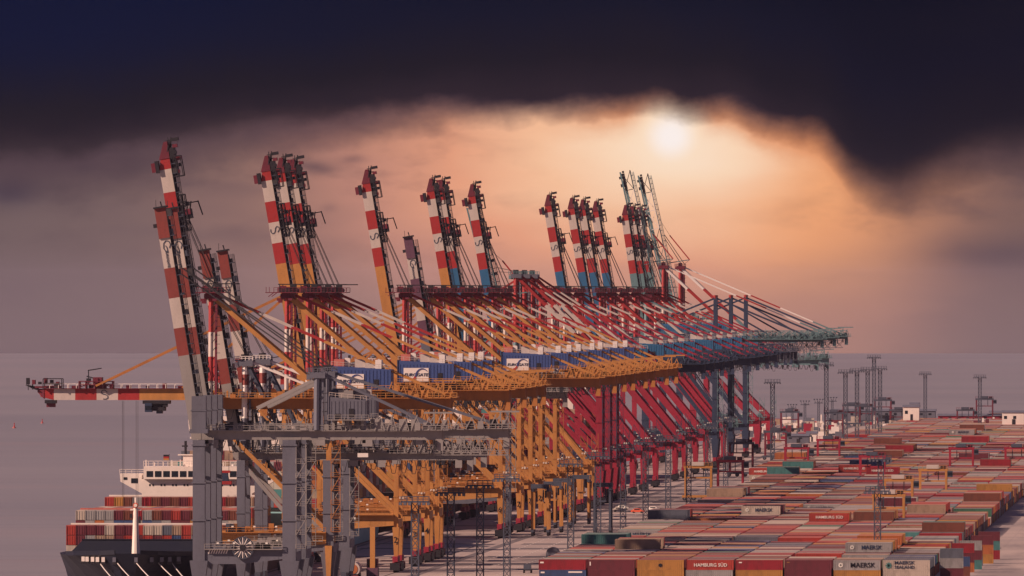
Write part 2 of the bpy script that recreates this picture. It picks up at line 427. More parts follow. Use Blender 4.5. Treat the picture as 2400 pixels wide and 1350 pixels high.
    while zz < ztop:
        b.box(X, X+2.4, y-1.4, y+.1, zz, zz+.12, G_)
        b.beam((X+.2, y-1.3, zz), (X+2.2, y-1.3, zz+3.4), .5, .16, G_) if fl%2 else b.beam((X+2.2, y-.1, zz), (X+.2, y-.1, zz+3.4), .5, .16, G_)
        b.rail((X,y-1.4,zz),(X+2.4,y-1.4,zz), G_, 1.1, 1.2, .1)
        zz += 3.4; fl += 1
    for xx in (X+.1, X+2.35):
        b.beam((xx,y-1.4,z1),(xx,y-1.4,ztop+2), .14, .14, G_)
    b.build('stair_tower', root)
    # main girder, twin boxes with ties
    b = MB()
    for yy in (-3.4, 3.4):
        b.box(-2.2, P['back'], yy-.8, yy+.8, zg, zg+gd, G_)
        for i in range(int((P['back'])/6)): b.box(i*6, i*6+.18, yy-.86, yy+.86, zg+.1, zg+gd-.1, G_)
    for xx in (-1.5, 12., 24., xl+3, 45., P['back']-.8): 
        if xx < P['back']: b.box(xx-.5, xx+.5, -2.6, 2.6, zg+.3, zg+gd-.3, G_)
    b.build('girder', root)
    b = MB(); zt = zg+gd
    wo = 6.5 if P['caps'] else 5.2
    for yy in (-wo, wo):
        b.box(0, P['back'], min(yy, math.copysign(4.25,yy)), max(yy, math.copysign(4.25,yy)), zt-.2, zt-.02, G_)
        b.rail((0,yy,zt),(P['back'],yy,zt), G_ if G_ is not YELD else YEL, 1.15, 2.0, .13)
    b.build('girder_walkway', root)
    # winches, lockers, cable drums and posts standing about on the girder
    b = MB(); mats_ = [G_, G_, DRK, GRD, (YEL if G_ is YELD else TEA if G_ is DBL else GRL)]
    for q in range(46):
        xx = rnd.random()*(P['back']-3); yy = -6.2+rnd.random()*4.5; ww = .3+rnd.random()*1.3; k_ = rnd.random()
        if k_ < .5: b.box(xx, xx+ww, yy, yy+.8, zt, zt+.5+rnd.random()*1.7, rnd.choice(mats_))
        elif k_ < .8: b.beam((xx,yy,zt),(xx+rnd.uniform(-1.2,1.2),yy,zt+2.2+rnd.random()*1.4), .16, .16, rnd.choice(mats_))
        else: b.box(xx, xx+ww*1.5, -5.6, -4.9, zg-.4-rnd.random()*1.8, zg, rnd.choice([DRK, G_]))
    b.build('girder_equipment', root)
    # cable loops hanging under the girder
    b = MB(); xx = 4.
    while xx < P['back']-3:
        dp = 1.8+rnd.random()*1.6
        pts = [(xx, -4.6, zg), (xx+.7, -4.6, zg-dp), (xx+1.5, -4.6, zg-dp), (xx+2.2, -4.6, zg)]
        for p, q in zip(pts, pts[1:]): b.beam(p, q, .14, .14, DRK)
        if rnd.random() < .5: b.box(xx+2.3, xx+2.8, -4.9, -4.3, zg-1.2-rnd.random(), zg-.1, DRK)
        xx += 2.5
    b.build('cable_festoon', root)
    # landside end: service jib and winch platforms
    b = MB(); B = P['back']; gc = YEL if G_ is YELD else G_
    b.box(B-6, B+1.6, -5.6, 5.6, zt, zt+.2, gc); b.rail((B-6,-5.6,zt),(B+1.6,-5.6,zt), gc, 1.2, 1.3, .16)
    for q in range(6):
        xx = B-16+q*2.9; hh = .8+rnd.random()*2.0
        b.box(xx, xx+1.1+rnd.random()*1.2, -5.2, -3.4+rnd.random()*3, zt+.1, zt+hh, rnd.choice([gc, gc, G_, DRK]))
        b.beam((xx,-5.3,zt),(xx+1.5,-5.3,zt+2.6+rnd.random()*1.4), .24, .24, gc)
        b.beam((xx+2.4,-5.3,zt),(xx+1.5,-5.3,zt+2.8), .22, .22, gc)
    b.beam((B-2,-2,zt),(B-2,-2,zt+4.2), .4, .4, gc); b.beam((B-4.4,-2,zt+4.2),(B+2.6,-2,zt+4.2), .35, .4, gc); b.beam((B-4,-2,zt+.2),(B-2,-2,zt+3.4), .3, .3, gc)
    b.box(B-1.2, B+.3, -4.4, -2.6, zg-2.6, zg, G_)
    b.build('service_platform', root)
    # machine house
    hx0, hx1, hz0, hz1 = P['hood']
    if hx1 > hx0:
        H = MB(); hm = P['house']
        H.hexa([(hx0,-5.3,hz0),(hx1,-5.3,hz0),(hx1,5.3,hz0),(hx0,5.3,hz0),(hx0,-5.3,hz1+.35),(hx1,-5.3,hz1-.55),(hx1,5.3,hz1-.55),(hx0,5.3,hz1+.35)], hm)
        nn = int((hx1-hx0)/.9)
        for i in range(nn): xx = hx0+.3+i*.9; H.box(xx, xx+.28, -5.38, -5.3, hz0+.15, hz1-.7, hm)
        H.box(hx0-.25, hx0, -5.45, 5.45, hz0, hz1+.5, DBL if hm is BLU else hm)
        for xx in (hx0+1, (hx0+hx1)/2, hx1-1): H.box(xx-.3, xx+.3, -4.4, 4.4, zt-.02, hz0, G_)
        h = H.build('machine_house', root)
        d_ = MB(); d_.box(hx1-4.2, hx1-3.0, -5.46, -5.3, hz0+.5, hz0+2.5, DRK); d_.box(hx1-7.6, hx1-6.2, -5.46, -5.3, hz0+.1, hz0+1.3, DRK); d_.build('door', h)
        d_ = MB()
        for i in range(5):
            xx = hx0+.6+i*(hx1-hx0-2)/5; ww = 1.2+rnd.random()*1.5; zr = hz1+.35-(xx-hx0)/(hx1-hx0)*.9
            d_.box(xx, xx+ww, -4.6+rnd.random()*3, -1.5+rnd.random()*4, zr-.05, zr+1.+rnd.random()*1.3, rnd.choice([SGN, SGN, WHT, PNK] if hm is BLU else [GRL, GRY, WHT, DBL]))
        d_.rail((hx0,-5.0,hz1+.3),(hx1,-5.0,hz1-.6), WHT, 1.1, 1.4, .1)
        d_.build('roof_unit', h)
        d_ = MB(); d_.box(hx0-.3, hx1+.6, -6.6, -5.3, hz0-.3, hz0-.1, G_); d_.rail((hx0-.3,-6.5,hz0-.1),(hx1+.6,-6.5,hz0-.1), gc, 1.1, 1.6, .12); d_.build('house_walkway', h)
        if P['sign']:
            d_ = MB(); sx0 = hx0+1.5; d_.box(sx0, sx0+6.7, -5.5, -5.38, hz0+.25, hz0+3.85, SGN)
            sgn = d_.build('sign', h)
            lettering('EUROGATE', (sx0+3.3, -5.56, hz0+2.0), 1.15, DBL, sgn, .25, 0, 1.08)
            a_ = MB(); c = (sx0+5.0, hz0+1.55)
            for i in range(9):
                t0 = R(180-i*15); t1 = R(180-(i+1)*15)
                a_.beam((c[0]+1.75*math.cos(t0)*1.0, -5.58, c[1]+2.1*math.sin(t0)), (c[0]+1.75*math.cos(t1), -5.58, c[1]+2.1*math.sin(t1)), .06, .42-.03*i, SBL)
            a_.beam((c[0]-1.8,-5.58,c[1]-.1),(c[0]-2.4,-5.58,c[1]-.7), .06, .5, SRD); a_.beam((c[0]-2.4,-5.58,c[1]-.7),(c[0]-3.0,-5.58,c[1]-1.1), .06, .6, SRD)
            a_.build('emblem', sgn)
    # apex: two masts, back legs, top platform
    ml, mw = P['mast'], P['mastw']; mx = P['mx']; ax = mx-.6
    for sy in (-1, 1):
        y = sy*P['masty']
        b = MB(); b.bands((mx,y,zt),(mx,y*.72,zap-1), mw, mw, ml, True, 8); b.build('mast', root)
        b = MB(); b.beam((ax+1.9,y,zt),(ax+1.9,y*.72,zap-2), .5, .55, P['top']); 
        z_ = zt
        while z_ < zap-4: b.beam((ax+.6,y*.9,z_),(ax+1.9,y*.9,z_+1.6), .14, .14, DRK); b.box(ax+1.9, ax+2.9, y*.9-.3, y*.9+.3, z_, z_+.12, DRK); z_ += 2.2
        b.build('mast_ladder', root)
        b = MB()
        if isinstance(P['back_leg'], list): b.bands((ax+1.2,y*.72,zap-1.6),(P['hip'],y*.6,P.get('hipz',zt)), .95, 1.0, P['back_leg'])
        else: b.beam((ax+1.2,y*.72,zap-1.6),(P['hip'],y*.6,P.get('hipz',zt)), .95, P.get('blw',1.05), P['back_leg'])
        b.build('back_leg', root)
        if P['stay']:
            b = MB(); b.bands((ax+1.2,sy*3.4,zap-.5),(P['back']-.8,sy*3.4,zt+.4), .42, .5, P['stay']); b.build('back_stay', root)
    b = MB(); tm = P['top']; mz = P['masty']*.72
    b.box(-1.1, 2.6, -mz-1.0, mz+1.0, zap-1.8, zap-.6, tm)
    if P['caps']:
        b.box(-2.8, 4.4, -mz-2.2, mz+2.2, zap-.4, zap-.15, tm); b.box(-.8, 2.2, -mz-1, mz+1, zap-.6, zap-.4, tm)
        for yy in (-mz-2.1, mz+2.1): b.rail((-2.8,yy,zap-.2),(4.4,yy,zap-.2), tm, 1.2, 1.0, .13)
        for q in range(4): b.tube((-.9+q*1.1,-mz-1.,zap+.3),(-.9+q*1.1,mz+1.,zap+.3), .62, DRK, 8)
        for q in range(7):
            yy = -mz-2+q*(2*mz+3)/7; x_ = -2.4+rnd.random()*4.5
            b.box(x_, x_+.8+rnd.random(), yy, yy+1.4, zap-.2, zap+.7+rnd.random()*1.3, rnd.choice([tm, DRK, tm])); b.box(x_-.5, x_+.6, yy, yy+1.2, zap-3.2+rnd.random(), zap-1.8, rnd.choice([tm, DRK]))
        for yy in (-mz, mz):
            b.beam((-1.4,yy,zap),(-1.4,yy,zap+1.9), .22, .22, DRK); b.beam((2.2,yy,zap),(2.2,yy,zap+1.9), .22, .22, DRK); b.beam((-1.8,yy,zap+1.9),(6.8,yy,zap+1.9), .22, .26, DRK)
            b.beam((-4.4,yy,zap-1.4),(-2.8,yy,zap-.2), .2, .2, tm); b.beam((-5.2,yy,zap-.3),(-2.8,yy,zap-.3), .2, .2, tm); b.beam((-5.,yy,zap-.3),(-5.,yy,zap+1.2), .14, .14, tm)
    else:
        for yy in (-mz, mz):
            b.box(-1.9, 2.6, yy-.7, yy+.7, zap-.6, zap-.3, tm); b.rail((-1.9,yy-.7,zap-.4),(2.6,yy-.7,zap-.4), P.get('topc', tm), 1.0, .8, .16)
            b.box(-1.9, -1., yy-.5, yy+.5, zap-2.2, zap-.8, P.get('topc', tm)); b.box(1.4, 2.4, yy-.5, yy+.5, zap-2., zap-.9, P.get('topc', tm)); b.box(-.3, .9, yy-.5, yy+.5, zap-.3, zap+1.1, DRK)
    for q_ in range(len(b.v)): b.v[q_] = (b.v[q_][0]+ax, b.v[q_][1], b.v[q_][2])
    b.build('apex_platform', root)
    # boom
    L, bd = P['L'], P['boomd']; a = R(P['ang'] if up else 0.)
    hx, hz = -2.4, zg+.1
    def T(s, v, y): return (hx - s*math.cos(a) + v*math.sin(a), y, hz + s*math.sin(a) + v*math.cos(a))
    def tb(mb, s0, s1, v0, v1, y0, y1, mat):
        mb.hexa([T(s0,v0,y0),T(s1,v0,y0),T(s1,v0,y1),T(s0,v0,y1),T(s0,v1,y0),T(s1,v1,y0),T(s1,v1,y1),T(s0,v1,y1)], mat)
    b = MB(); tip0 = L-3.6
    if P['lat']:
        if P.get('dense'):
            b.lattice(T(0,bd*.5,-1.6), T(L,bd*.5,-1.6), 2.6, bd, 3.6, .26, TEA, P['boomc']); b.lattice(T(0,bd*.5,2.4), T(L,bd*.5,2.4), 1.6, bd, 4.5, .22, TEA, P['boomc'])
        else:
            b.lattice(T(0,bd*.5,0), T(L,bd*.5,0), 3.2, bd, 8.2, .36, TEA, P['boomc']); b.beam(T(0,.1,-1.7), T(L,.1,-1.7), .5, .7, TEA)
            for q in range(7): tb(b, L-.6-q*1.2, L+.3-q*1.1, bd*.2-(q%3)*.9, bd*.2+.8, -1.5, 1.5, DRK)
            tb(b, 2, 30, bd*.2, bd*.8, 1.4, 1.9, TEA)
    else:
        f0 = 0
        for f1, m_ in P['boomc']:
            if f1 >= 1: break
            tb(b, f0*L, f1*L, 0, bd, -1.2, 1.2, m_); f0 = f1
        if P.get('blunt'): tb(b, f0*L, L, 0, bd, -1.5, 1.5, P['boomc'][-1][1])
        else: b.hexa([T(f0*L,0,-1.2),T(L,bd*.3,-1.2),T(L,bd*.3,1.2),T(f0*L,0,1.2),T(f0*L,bd,-1.2),T(L,bd,-1.2),T(L,bd,1.2),T(f0*L,bd,1.2)], P['boomc'][-1][1])
    boom = b.build('boom', root)
    b = MB(); wm = DRK if up else APX
    if P['lat'] and not P.get('dense'): wm = TEA
    tb(b, 1, L-1, bd, bd+.15, -2.0, 2.0, wm)
    if up and not P['lat']: tb(b, .5, L-3, bd+.15, bd+.6, -1., 1., wm)  # solid dark strip: shade on the raised boom's top side, painted in
    n = int(L/2.4)
    for i in range(n):
        s = 1+i*2.4
        for yy in (-1.9, 1.9):
            tb(b, s, s+.16, bd+.1, bd+1.35, yy-.08, yy+.08, GRD if up else SGN)
        if i % 2 == 0 and not (P['lat'] and not P.get('dense')): tb(b, s, s+.5+rnd.random()*1.2, bd+.1, bd+.7+rnd.random()*.8, -2.0+rnd.random(), 1.+rnd.random(), rnd.choice([wm, wm, GRD, WIR]))
    for yy in (-1.9, 1.9):
        tb(b, 1, L-1, bd+1.25, bd+1.38, yy-.08, yy+.08, wm if up else SGN); tb(b, 1, L-1, bd+.7, bd+.8, yy-.05, yy+.05, wm)
    # rope guides and rails seen along the boom
    tb(b, 0, L-2, bd*.1, bd*.35, 1.2, 1.9, wm); tb(b, 0, L-2, bd*.1, bd*.35, -2.2, -1.5, wm) if P.get('raildark') else None
    b.build('boom_walkway', boom)
    if not P['lat'] and not P.get('blunt'):
        wl = 3.2 if up else .8
        b = MB(); b.hexa([T(L-1,bd*.1,-1.3),T(L+wl,bd*.7,-1.1),T(L+wl,bd*.7,1.1),T(L-1,bd*.1,1.3),T(L-1,bd,-1.3),T(L+wl,bd,-1.1),T(L+wl,bd,1.1),T(L-1,bd,1.3)], APX); tb(b, L-4.2, L-1.2, -.9, -.0, -1.9, 1.9, DRK); tb(b, L-3.9, L-1.6, -1.9, -.9, -1.2, 1.2, APX); tb(b, L-5.5, L+1.5, bd+.2, bd+(1.6 if up else .7), -1.6, 1.6, DRK if up else APX)
        for q in range(6): tb(b, L-5+q*1.6, L-4.2+q*1.6, bd+1.2, bd+1.9+(q%3)*.5, -1.8, .6, DRK if q%2 else APX)
        for q in range(5):
            b.beam(T(L+.6,bd*.9+q*.15,-1.6+q*.8), T(L+2.2+q*.5,bd+.2+q*.2,-1.6+q*.8), .28, .28, DRK)
        b.beam(T(L+.6,bd,0),T(L+(4.2 if up else 2.6),bd+.3,0), .22, .22, DRK); b.beam(T(L+3.4,bd-.4,0),T(L+3.4,bd+1.2,0), .18, .18, DRK); b.beam(T(L+2.2,bd-.2,0),T(L+2.2,bd+1.6,0), .22, .3, DRK)
        for s0 in (L-5.8, L-.8): 
            for yy in (-2.2, 2.2): b.beam(T(s0,bd,yy),T(s0,bd+2.7,yy), .22, .22, DRK)
        for yy in (-2.2, 2.2): b.beam(T(L-5.8,bd+2.7,yy),T(L-.8,bd+2.7,yy), .22, .22, DRK); b.beam(T(L-5.8,bd+1.5,yy),T(L-.8,bd+1.5,yy), .16, .16, DRK)
        b.build('boom_tip', boom)
        # sheave frame where the stays are fixed
        b = MB(); s = L-16.6
        kd = DRK if up else APX; tb(b, s-1, s+3.0, bd+.1, bd+1.3, -1.6, 1.6, kd)
        for q in (-3., -.6, 1.8, 4.2, 6.): tb(b, s+q, s+q+.3, bd, bd+2.0, -2.2, 2.2, kd)
        for q in (1., 1.9): tb(b, s-3, s+6.2, bd+q, bd+q+.22, -2.3, -2., kd); tb(b, s-3, s+6.2, bd+q, bd+q+.22, 2., 2.3, kd)
        b.beam(T(s-3,bd+.2,-2.1),T(s+.6,bd+1.9,-2.1),.2,.2,kd); b.beam(T(s+3,bd+1.9,-2.1),T(s+6,bd+.3,-2.1),.2,.2,kd); tb(b, s, s+2.4, bd+1.3, bd+3.1, -2., 2., kd); tb(b, s+1, s+2.4, bd+1.6, bd+2.9, -2.2, 2.2, P['top']); tb(b, s+3.2, s+4.2, bd+1.8, bd+2.8, -2., 1., DRK)
        b.beam(T(s+1.5,bd+2.6,-1),T(s+4.2,bd+3.4,-1), .3, .3, DRK); b.beam(T(s+3.9,bd+1,1.5),T(s+3.9,bd+5.,1.5), .26, .26, DRK); b.beam(T(s+4.1,bd+4.9,1.5),T(s+.4,bd+5.5,1.5), .3, .3, DRK)
        b.build('stay_bracket', boom)
        b = MB(); pts = [(.3,.5),(.1,.68),(.14,.84),(.3,.9),(.46,.8),(.5,.62),(.62,.48),(.8,.46),(.92,.6),(.9,.78)]
        s0 = L-3.6-5.75*3
        for p, q in zip(pts, pts[1:]): b.beam(T(s0+5.75*(.15+p[1]*.7), bd*(1-p[0]), -1.26), T(s0+5.75*(.15+q[1]*.7), bd*(1-q[0]), -1.26), .06, .22, GRD)
        b.build('emblem', boom)
    if P.get('blunt'):
        b = MB(); s0 = L*P['boomc'][-2][0]; s1 = L*P['boomc'][-3][0] if len(P['boomc']) > 2 else s0-6
        mid = (s0+s1)/2; pts = [(.25,.80),(.10,.92),(.22,1.03),(.5,1.06),(.75,.98),(.82,.82),(.66,.70),(.45,.66),(.5,.84),(.62,.9)]
        sp = s0-s1
        for p, q in zip(pts, pts[1:]): b.beam(T(s1+sp*(p[1]-.15), bd*(1-p[0]*.9), -1.26), T(s1+sp*(q[1]-.15), bd*(1-q[0]*.9), -1.26), .06, .2, GRD)
        b.build('emblem', boom)
        lo = T(s1+sp*.3, bd*.45, -1.28)
        lettering('EUROGATE', lo, sp*.11, GRD, boom, 0, a if up else 0)
        b = MB(); tb(b, L, L+.4, -.2, bd+.4, -2, 2, DRK)
        b.beam(T(L,.3,0),T(L+2.2,.6,0), .12, .12, WIR); b.beam(T(L,1.8,0),T(L+1.6,1.6,0), .3, .3, DRK)
        tb(b, L-4.5, L-3.6, -.9, 0, -1.4, 1.4, DRK)
        b.build('boom_tip', boom)
    if P.get('head'):
        for yy in (-hy, hy):
            b = MB(); b.box(-1.7, 1.7, yy-1.4, yy+1.4, zg+gd, zg+gd+8.2, P['leg']); b.box(-2.2, 2.2, yy-1.7, yy+1.7, zg+1.6, zg+2.6, P['leg']); b.box(-1.9, 1.9, yy-1.5, yy+1.5, zg+gd+4.6, zg+gd+4.9, P['leg']); b.build('leg_head', root)
    if P.get('rear'):
        zr = P['rear']
        for sy in (-1, 1):
            b = MB(); b.beam((xl,sy*5,zt),(xl,sy*4,zr), 1.3, 1.5, DBL); b.tube((xl,sy*4,zr-.6),(xl,sy*4,zr+.9), .8, RED, 8); b.build('rear_mast', root)
            b = MB(); b.beam((xl,sy*4,zr-.3),(xl+40,sy*4,zt+1), .55, .62, DBL); b.beam((xl,sy*4,zr-3),(xl+22,sy*4,zr-15.5), .45, .5, DBL); b.beam((xl,sy*4,zr-.3),(xl-19,sy*4,zr-8.), .55, .62, DBL); b.build('rear_stay', root)
        b = MB()
        for q in range(8):
            x_ = xl+12+q*2.6; b.beam((x_,-5,zg-3.4),(x_,-5,zg-8.5-rnd.random()), .2, .2, GRY); b.beam((x_,-5,zg-8.6),(x_+1.5,-5,zg-8.6), .2, .2, GRY); b.beam((x_+1.6,-5,zg-8.6),(x_+1.8,-5,zg-4.6), .2, .2, GRY)
        b.beam((xl+10,-5,zg-3.3),(xl+33,-5,zg-3.3), .3, .3, GRY); b.build('cable_loop', root)
        b = MB(); b.lattice((xl-6,-5.2,zt+1.4),(P['back'],-5.2,zt+1.4), 2.2, 2.6, 2.6, .26, TEA); b.build('truss', root); b = MB(); b.lattice((xl,-5.2,zg-2.2),(P['back']-2,-5.2,zg-2.2), 1.6, 3.4, 3.2, .26, GRY); b.build('truss', root)
    if P.get('hang'):
        b = MB(); b.lattice((P['back']-18,-5,zg-2.1),(P['back'],-5,zg-2.1), 1.6, 3.8, 2.4, .2, GRL); b.rail((P['back']-18,-5.8,zg-4),(P['back'],-5.8,zg-4), GRL, 1.1, 1.6, .12); b.build('hanging_walkway', root)
    # stays
    apx = (P['mx']-.4, zap)
    if up:
        s = L-15. if not P['lat'] else L*.62
        for yy in (-2., 2.):
            b = MB(); A = T(s,bd+1.5,yy); b.beam(A, (apx[0]+2.4,yy,apx[1]), .16, .16, WIR); b.beam(T(s-1.5,bd+1.2,yy), (apx[0]+.9,yy,apx[1]), .16, .16, WIR)
            b.build('boom_rope', root)
        if P['lat']:
            b = MB(); A = T(L*.45, bd+.5, 0); M = (A[0]+9.5, 0, A[2]-2.5+4)
            b.bands(A, M, .4, .4, [(.45,TEA),(1.,TEA)]); b.beam(M, (M[0]-9, 0, M[2]+11), .5, .5, RED); b.beam(M, (apx[0]+2,0,apx[1]+.5), .14, .14, WIR); b.beam((M[0]-9,0,M[2]+11), T(L*.75,bd,0), .12, .12, WIR); b.build('folded_stay', root)
    else:
        for yy in (-2.6, 2.6):
            b = MB(); b.bands((apx[0],yy,zap-.6), T(L-15,bd+.8,yy), .42, .55, P['fsb']) if P.get('fsb') else b.beam((apx[0],yy,zap-.6), T(L-15,bd+.8,yy), .42, .55, P['fs']); b.build('fore_stay', root)
            b = MB(); b.beam((apx[0],yy,zap-1.), T(L*.40,bd+.3,yy), .36, .42, P['fs']); b.build('fore_stay', root)
        # trolley with the driver's cab under the boom, hoist ropes and spreader
        s = P.get('trol', 32.)
        b = MB(); tb(b, s-3.2, s+4., -1.0, -.1, -2.8, 2.8, DRK); tb(b, s-2., s+3.4, -2.9, -1.0, -2.2, 1.6, DRK); tb(b, s-1.2, s+.4, -3.6, -2.9, -1.8, 1., GRD); tb(b, s-2.6, s-1.4, -1.8, -1.0, -2.6, 0, DRK)
        tr = b.build('trolley', root)
        b = MB(); tb(b, s+1.5, s+3.4, -3.2, -.8, -3.0, -.6, DBL); tb(b, s+1.6, s+3.3, -2.6, -1.5, -3.06, -3.0, GLS); b.build('cab', tr)
        b = MB(); zs = 17.
        for q in (5.4, 6.1, 9.2, 9.8):
            p = T(s+q, -.2, -1 if q in (5.4, 9.2) else 1.4); b.beam(p, (p[0], p[1], hz-31.), .09, .09, WIR)
        b.build('hoist_rope', tr)
        b = MB(); p = T(s+7.6,0,0); zz = hz-31.6
        b.box(p[0]-3.2, p[0]+3.2, -1.3, 1.3, zz-.4, zz+.5, ORG); b.box(p[0]-1.5, p[0]+1.5, -1, 1, zz+.5, zz+1.8, DBL); b.build('spreader', tr)
    return root
# ---------------------------------------------------------------- crane styles
b4 = [(.19,RED),(.33,WHT),(.47,RED)]
ROWB = banded(63.6, YEL); RBB = banded(63.6, BBL); TBB = banded(63.6, TEA)
MST = [(.17,WHT),(.38,RED),(.60,WHT),(.80,RED),(1.,RED)]
MST = [(.16,WHT),(.40,RED),(.64,WHT),(1.,RED)]
STY = b4+[(1.,YEL)]; STR = b4+[(1.,CRI)]
Y = sstyle(mast=MST, boomc=ROWB, stay=STY)
RB = sstyle(mast=MST, boomc=RBB, stay=STR, leg=CRI, gird=DBL, back_leg=[(.45,RED),(.9,WHT),(1.,RED)], diag=CRI, sign=False, fs=RED, house=BBL, brl=2.0, lw=1.2, lwl=1.3)
RB['slant'] = True; YS = dict(Y); YS['slant'] = True; YS['brl'] = 1.1; YB = dict(YS); YB['boomc'] = RBB
RBS = dict(RB); RBS['sign'] = True
TB = dict(RB); TB['boomc'] = TBB; TB['ang'] = 81.5
G = sstyle(mast=[(.5,WHT),(1.,RED)], boomc=[(.60,TEA),(.72,DRK),(.94,SGN),(1.,DRK)], stay=[(.42,SGN),(.60,RED),(.8,SGN),(1.,TEA)], leg=DBL, gird=TEA, zap=86.8, lat=True, L=75.5, ang=77.5,
           back_leg=[(.3,SGN),(.75,RED),(1.,TEA)], diag=DBL, sign=False, house=BBL, zg=53.5, gd=1.1, hood=(6,22,57,61), boomd=4.4, caps=False, back=76., fs=RED, mastw=.8, lw=2.2, lwl=2.2, rear=72.5, hip=34., top=APX, topc=APX, blw=.7)
GL = dict(G); GL.update(zap=73., mast=[(1.,TEA)], stay=None, back_leg=TEA)
LR = dict(RB); LR.update(zg=41., gd=2.4, gird=TEA, zap=64., mast=[(1.,TEA)], back_leg=TEA, stay=None, boomc=[(.6,TEA),(1.,TEA)], L=50., hood=(14,26,44.5,49), back=58., fs=TEA, lwl=2.2, lw=2.2, boomd=2.6, caps=False, top=TEA)
G2 = dict(G); G2.update(zap=81.5, L=60., ang=76., zg=46., hood=(30,42,50.5,55), back=52., mast=[(.3,TEA),(1.,RED)], rear=None, dense=True, leg=CRI, diag=CRI, gird=DBL, top=GRY, topc=TEA, back_leg=[(.3,RED),(.6,WHT),(1.,RED)], stay=STR, boomc=[(1.,TEA)], boomd=3.6)
gA = [(.46,GRY),(.58,MRN),(.70,WHT),(.82,MRN),(.93,WHT),(1.,MRN)]
gA = [(.50,GRY),(.625,MRN),(.75,SGN),(.75+.1167,MRN)]
def gb(low, a, b): return [(.36,low),(.48,a),(.61,b),(.74,a),(.87,b),(1.,a)]
GA = sstyle(zg=39.4, gd=2.3, xl=21.7, hy=8., lw=2.9, lwl=3.2, zap=56., zp=10., pd=3.4, back=58., L=56., ang=80.8, leg=GRY, gird=GRL, mast=[(1.,GRY)], boomc=gb(GRL,MRN,WHT), mx=28., head=True, brace=False, hipz=47.,
            stay=[(1.,GRY)], back_leg=GRL, hood=(31.,40.,44.4,49.4), house=GRY, boomd=2.7, top=GRY, bog=GRD, sign=False, diag=GRY, hip=13.5, blw=.8, brace2=False, masty=5., caps=False, blunt=True, brl=1.3, mastw=.75, fs=GRY)
GA2 = dict(GA); GA2.update(back=72., hang=True)
GC = dict(GA); GC.update(mx=.6, head=False, brace=True, brl=.95, hipz=35., bz=9., topc=SGN, zg=33.2, gd=1.9, zap=58.3, back=57., L=52.3, ang=80.5, lw=2., lwl=2.6, boomc=gb(GRL,MRN,WHT), mast=[(.38,GRY),(.75,SGN),(.87,MRN),(1.,SGN)], top=GRY, hood=(27.,34.,36.2,41.), hip=12., diag=GRL,
            stay=[(.3,SGN),(.5,PNK),(1.,GRY)], boomd=2.5, back_leg=GRD)
PU = dict(GA); PU.update(lw=1.3, lwl=1.3, mx=.6, hip=13.5, hipz=44., head=False, boomc=gb(GRY,PUR,WHT), zg=42., L=50., back=40.)

cache = {}
def crane(P, key, up, k, label, group='gantry cranes along the quay', num=None):
    kk = (key, up)
    if kk not in cache:
        cache[kk] = make_crane(P, up); o = cache[kk]
    else: o = copy_tree(cache[kk])
    o.location = (RAIL, yk(k), 0); o['label'] = label; o['category'] = 'crane'; o['group'] = group
    if num:
        lettering(num, (30., -10.02, 8.6), 2.3, BLK, o, name='numeral')
        b = MB(); 
    return o
# grey ones nearest the camera: rail a little further in so that their landside legs stand where they do
def at_rail(o, dx): o.location.x = RAIL+dx; return o
XG = -2205/8.7774+0.0
o = crane(GA, 'GA', True, 1.115, 'tall grey crane nearest the camera, cable reel on its portal, raised banded boom'); at_rail(o, 6.2)
# cable reel of the nearest grey crane
rl = MB(); c = (10.6, -9.6, 13.6)
for i in range(28):
    a0 = 2*math.pi*i/28; rl.beam((c[0]+.5*math.cos(a0),c[1],c[2]+.5*math.sin(a0)),(c[0]+2.6*math.cos(a0),c[1],c[2]+2.6*math.sin(a0)), .3, .2, SGN if i%2 else GRY)
for i in range(28):
    a0 = 2*math.pi*i/28; a1 = 2*math.pi*(i+1)/28; rl.beam((c[0]+2.6*math.cos(a0),c[1],c[2]+2.6*math.sin(a0)),(c[0]+2.6*math.cos(a1),c[1],c[2]+2.6*math.sin(a1)), .3, .25, GRD)
rl.tube((c[0],c[1]-.5,c[2]),(c[0],c[1]+.6,c[2]), .75, DRK, 12); rl.tube((c[0],c[1]+.25,c[2]),(c[0],c[1]+.35,c[2]), 2.6, GRD, 28)
reel = rl.build('cable_reel', o)
# hazard stripes on the sill ends
hz = MB()
for i in range(8): hz.hexa([(2.2+i*.6,-9.12,12.2),(2.5+i*.6,-9.12,12.2),(2.5+i*.6,-8.9,12.2),(2.2+i*.6,-8.9,12.2),(2.6+i*.6,-9.12,13.2),(2.9+i*.6,-9.12,13.2),(2.9+i*.6,-8.9,13.2),(2.6+i*.6,-8.9,13.2)], SGN)
hz.build('hazard_marking', o)
o = crane(GA2, 'GA2', True, 1.103, 'tall grey crane second from the camera, half behind the nearest one'); at_rail(o, 6.2)
# lower twin-looking grey cranes
o = crane(GC, 'GC', True, 1.079, 'lower grey crane with white round mast, left one of the two short raised booms'); at_rail(o, 8.2)
b = MB(); b.box(29, 31.6, -9.2, -8.6, 34., 35., SGN); b.build('sign', o)
o = crane(GC, 'GC', True, 1.060, 'lower grey crane with white round mast, right one of the two short raised booms'); at_rail(o, 8.2)
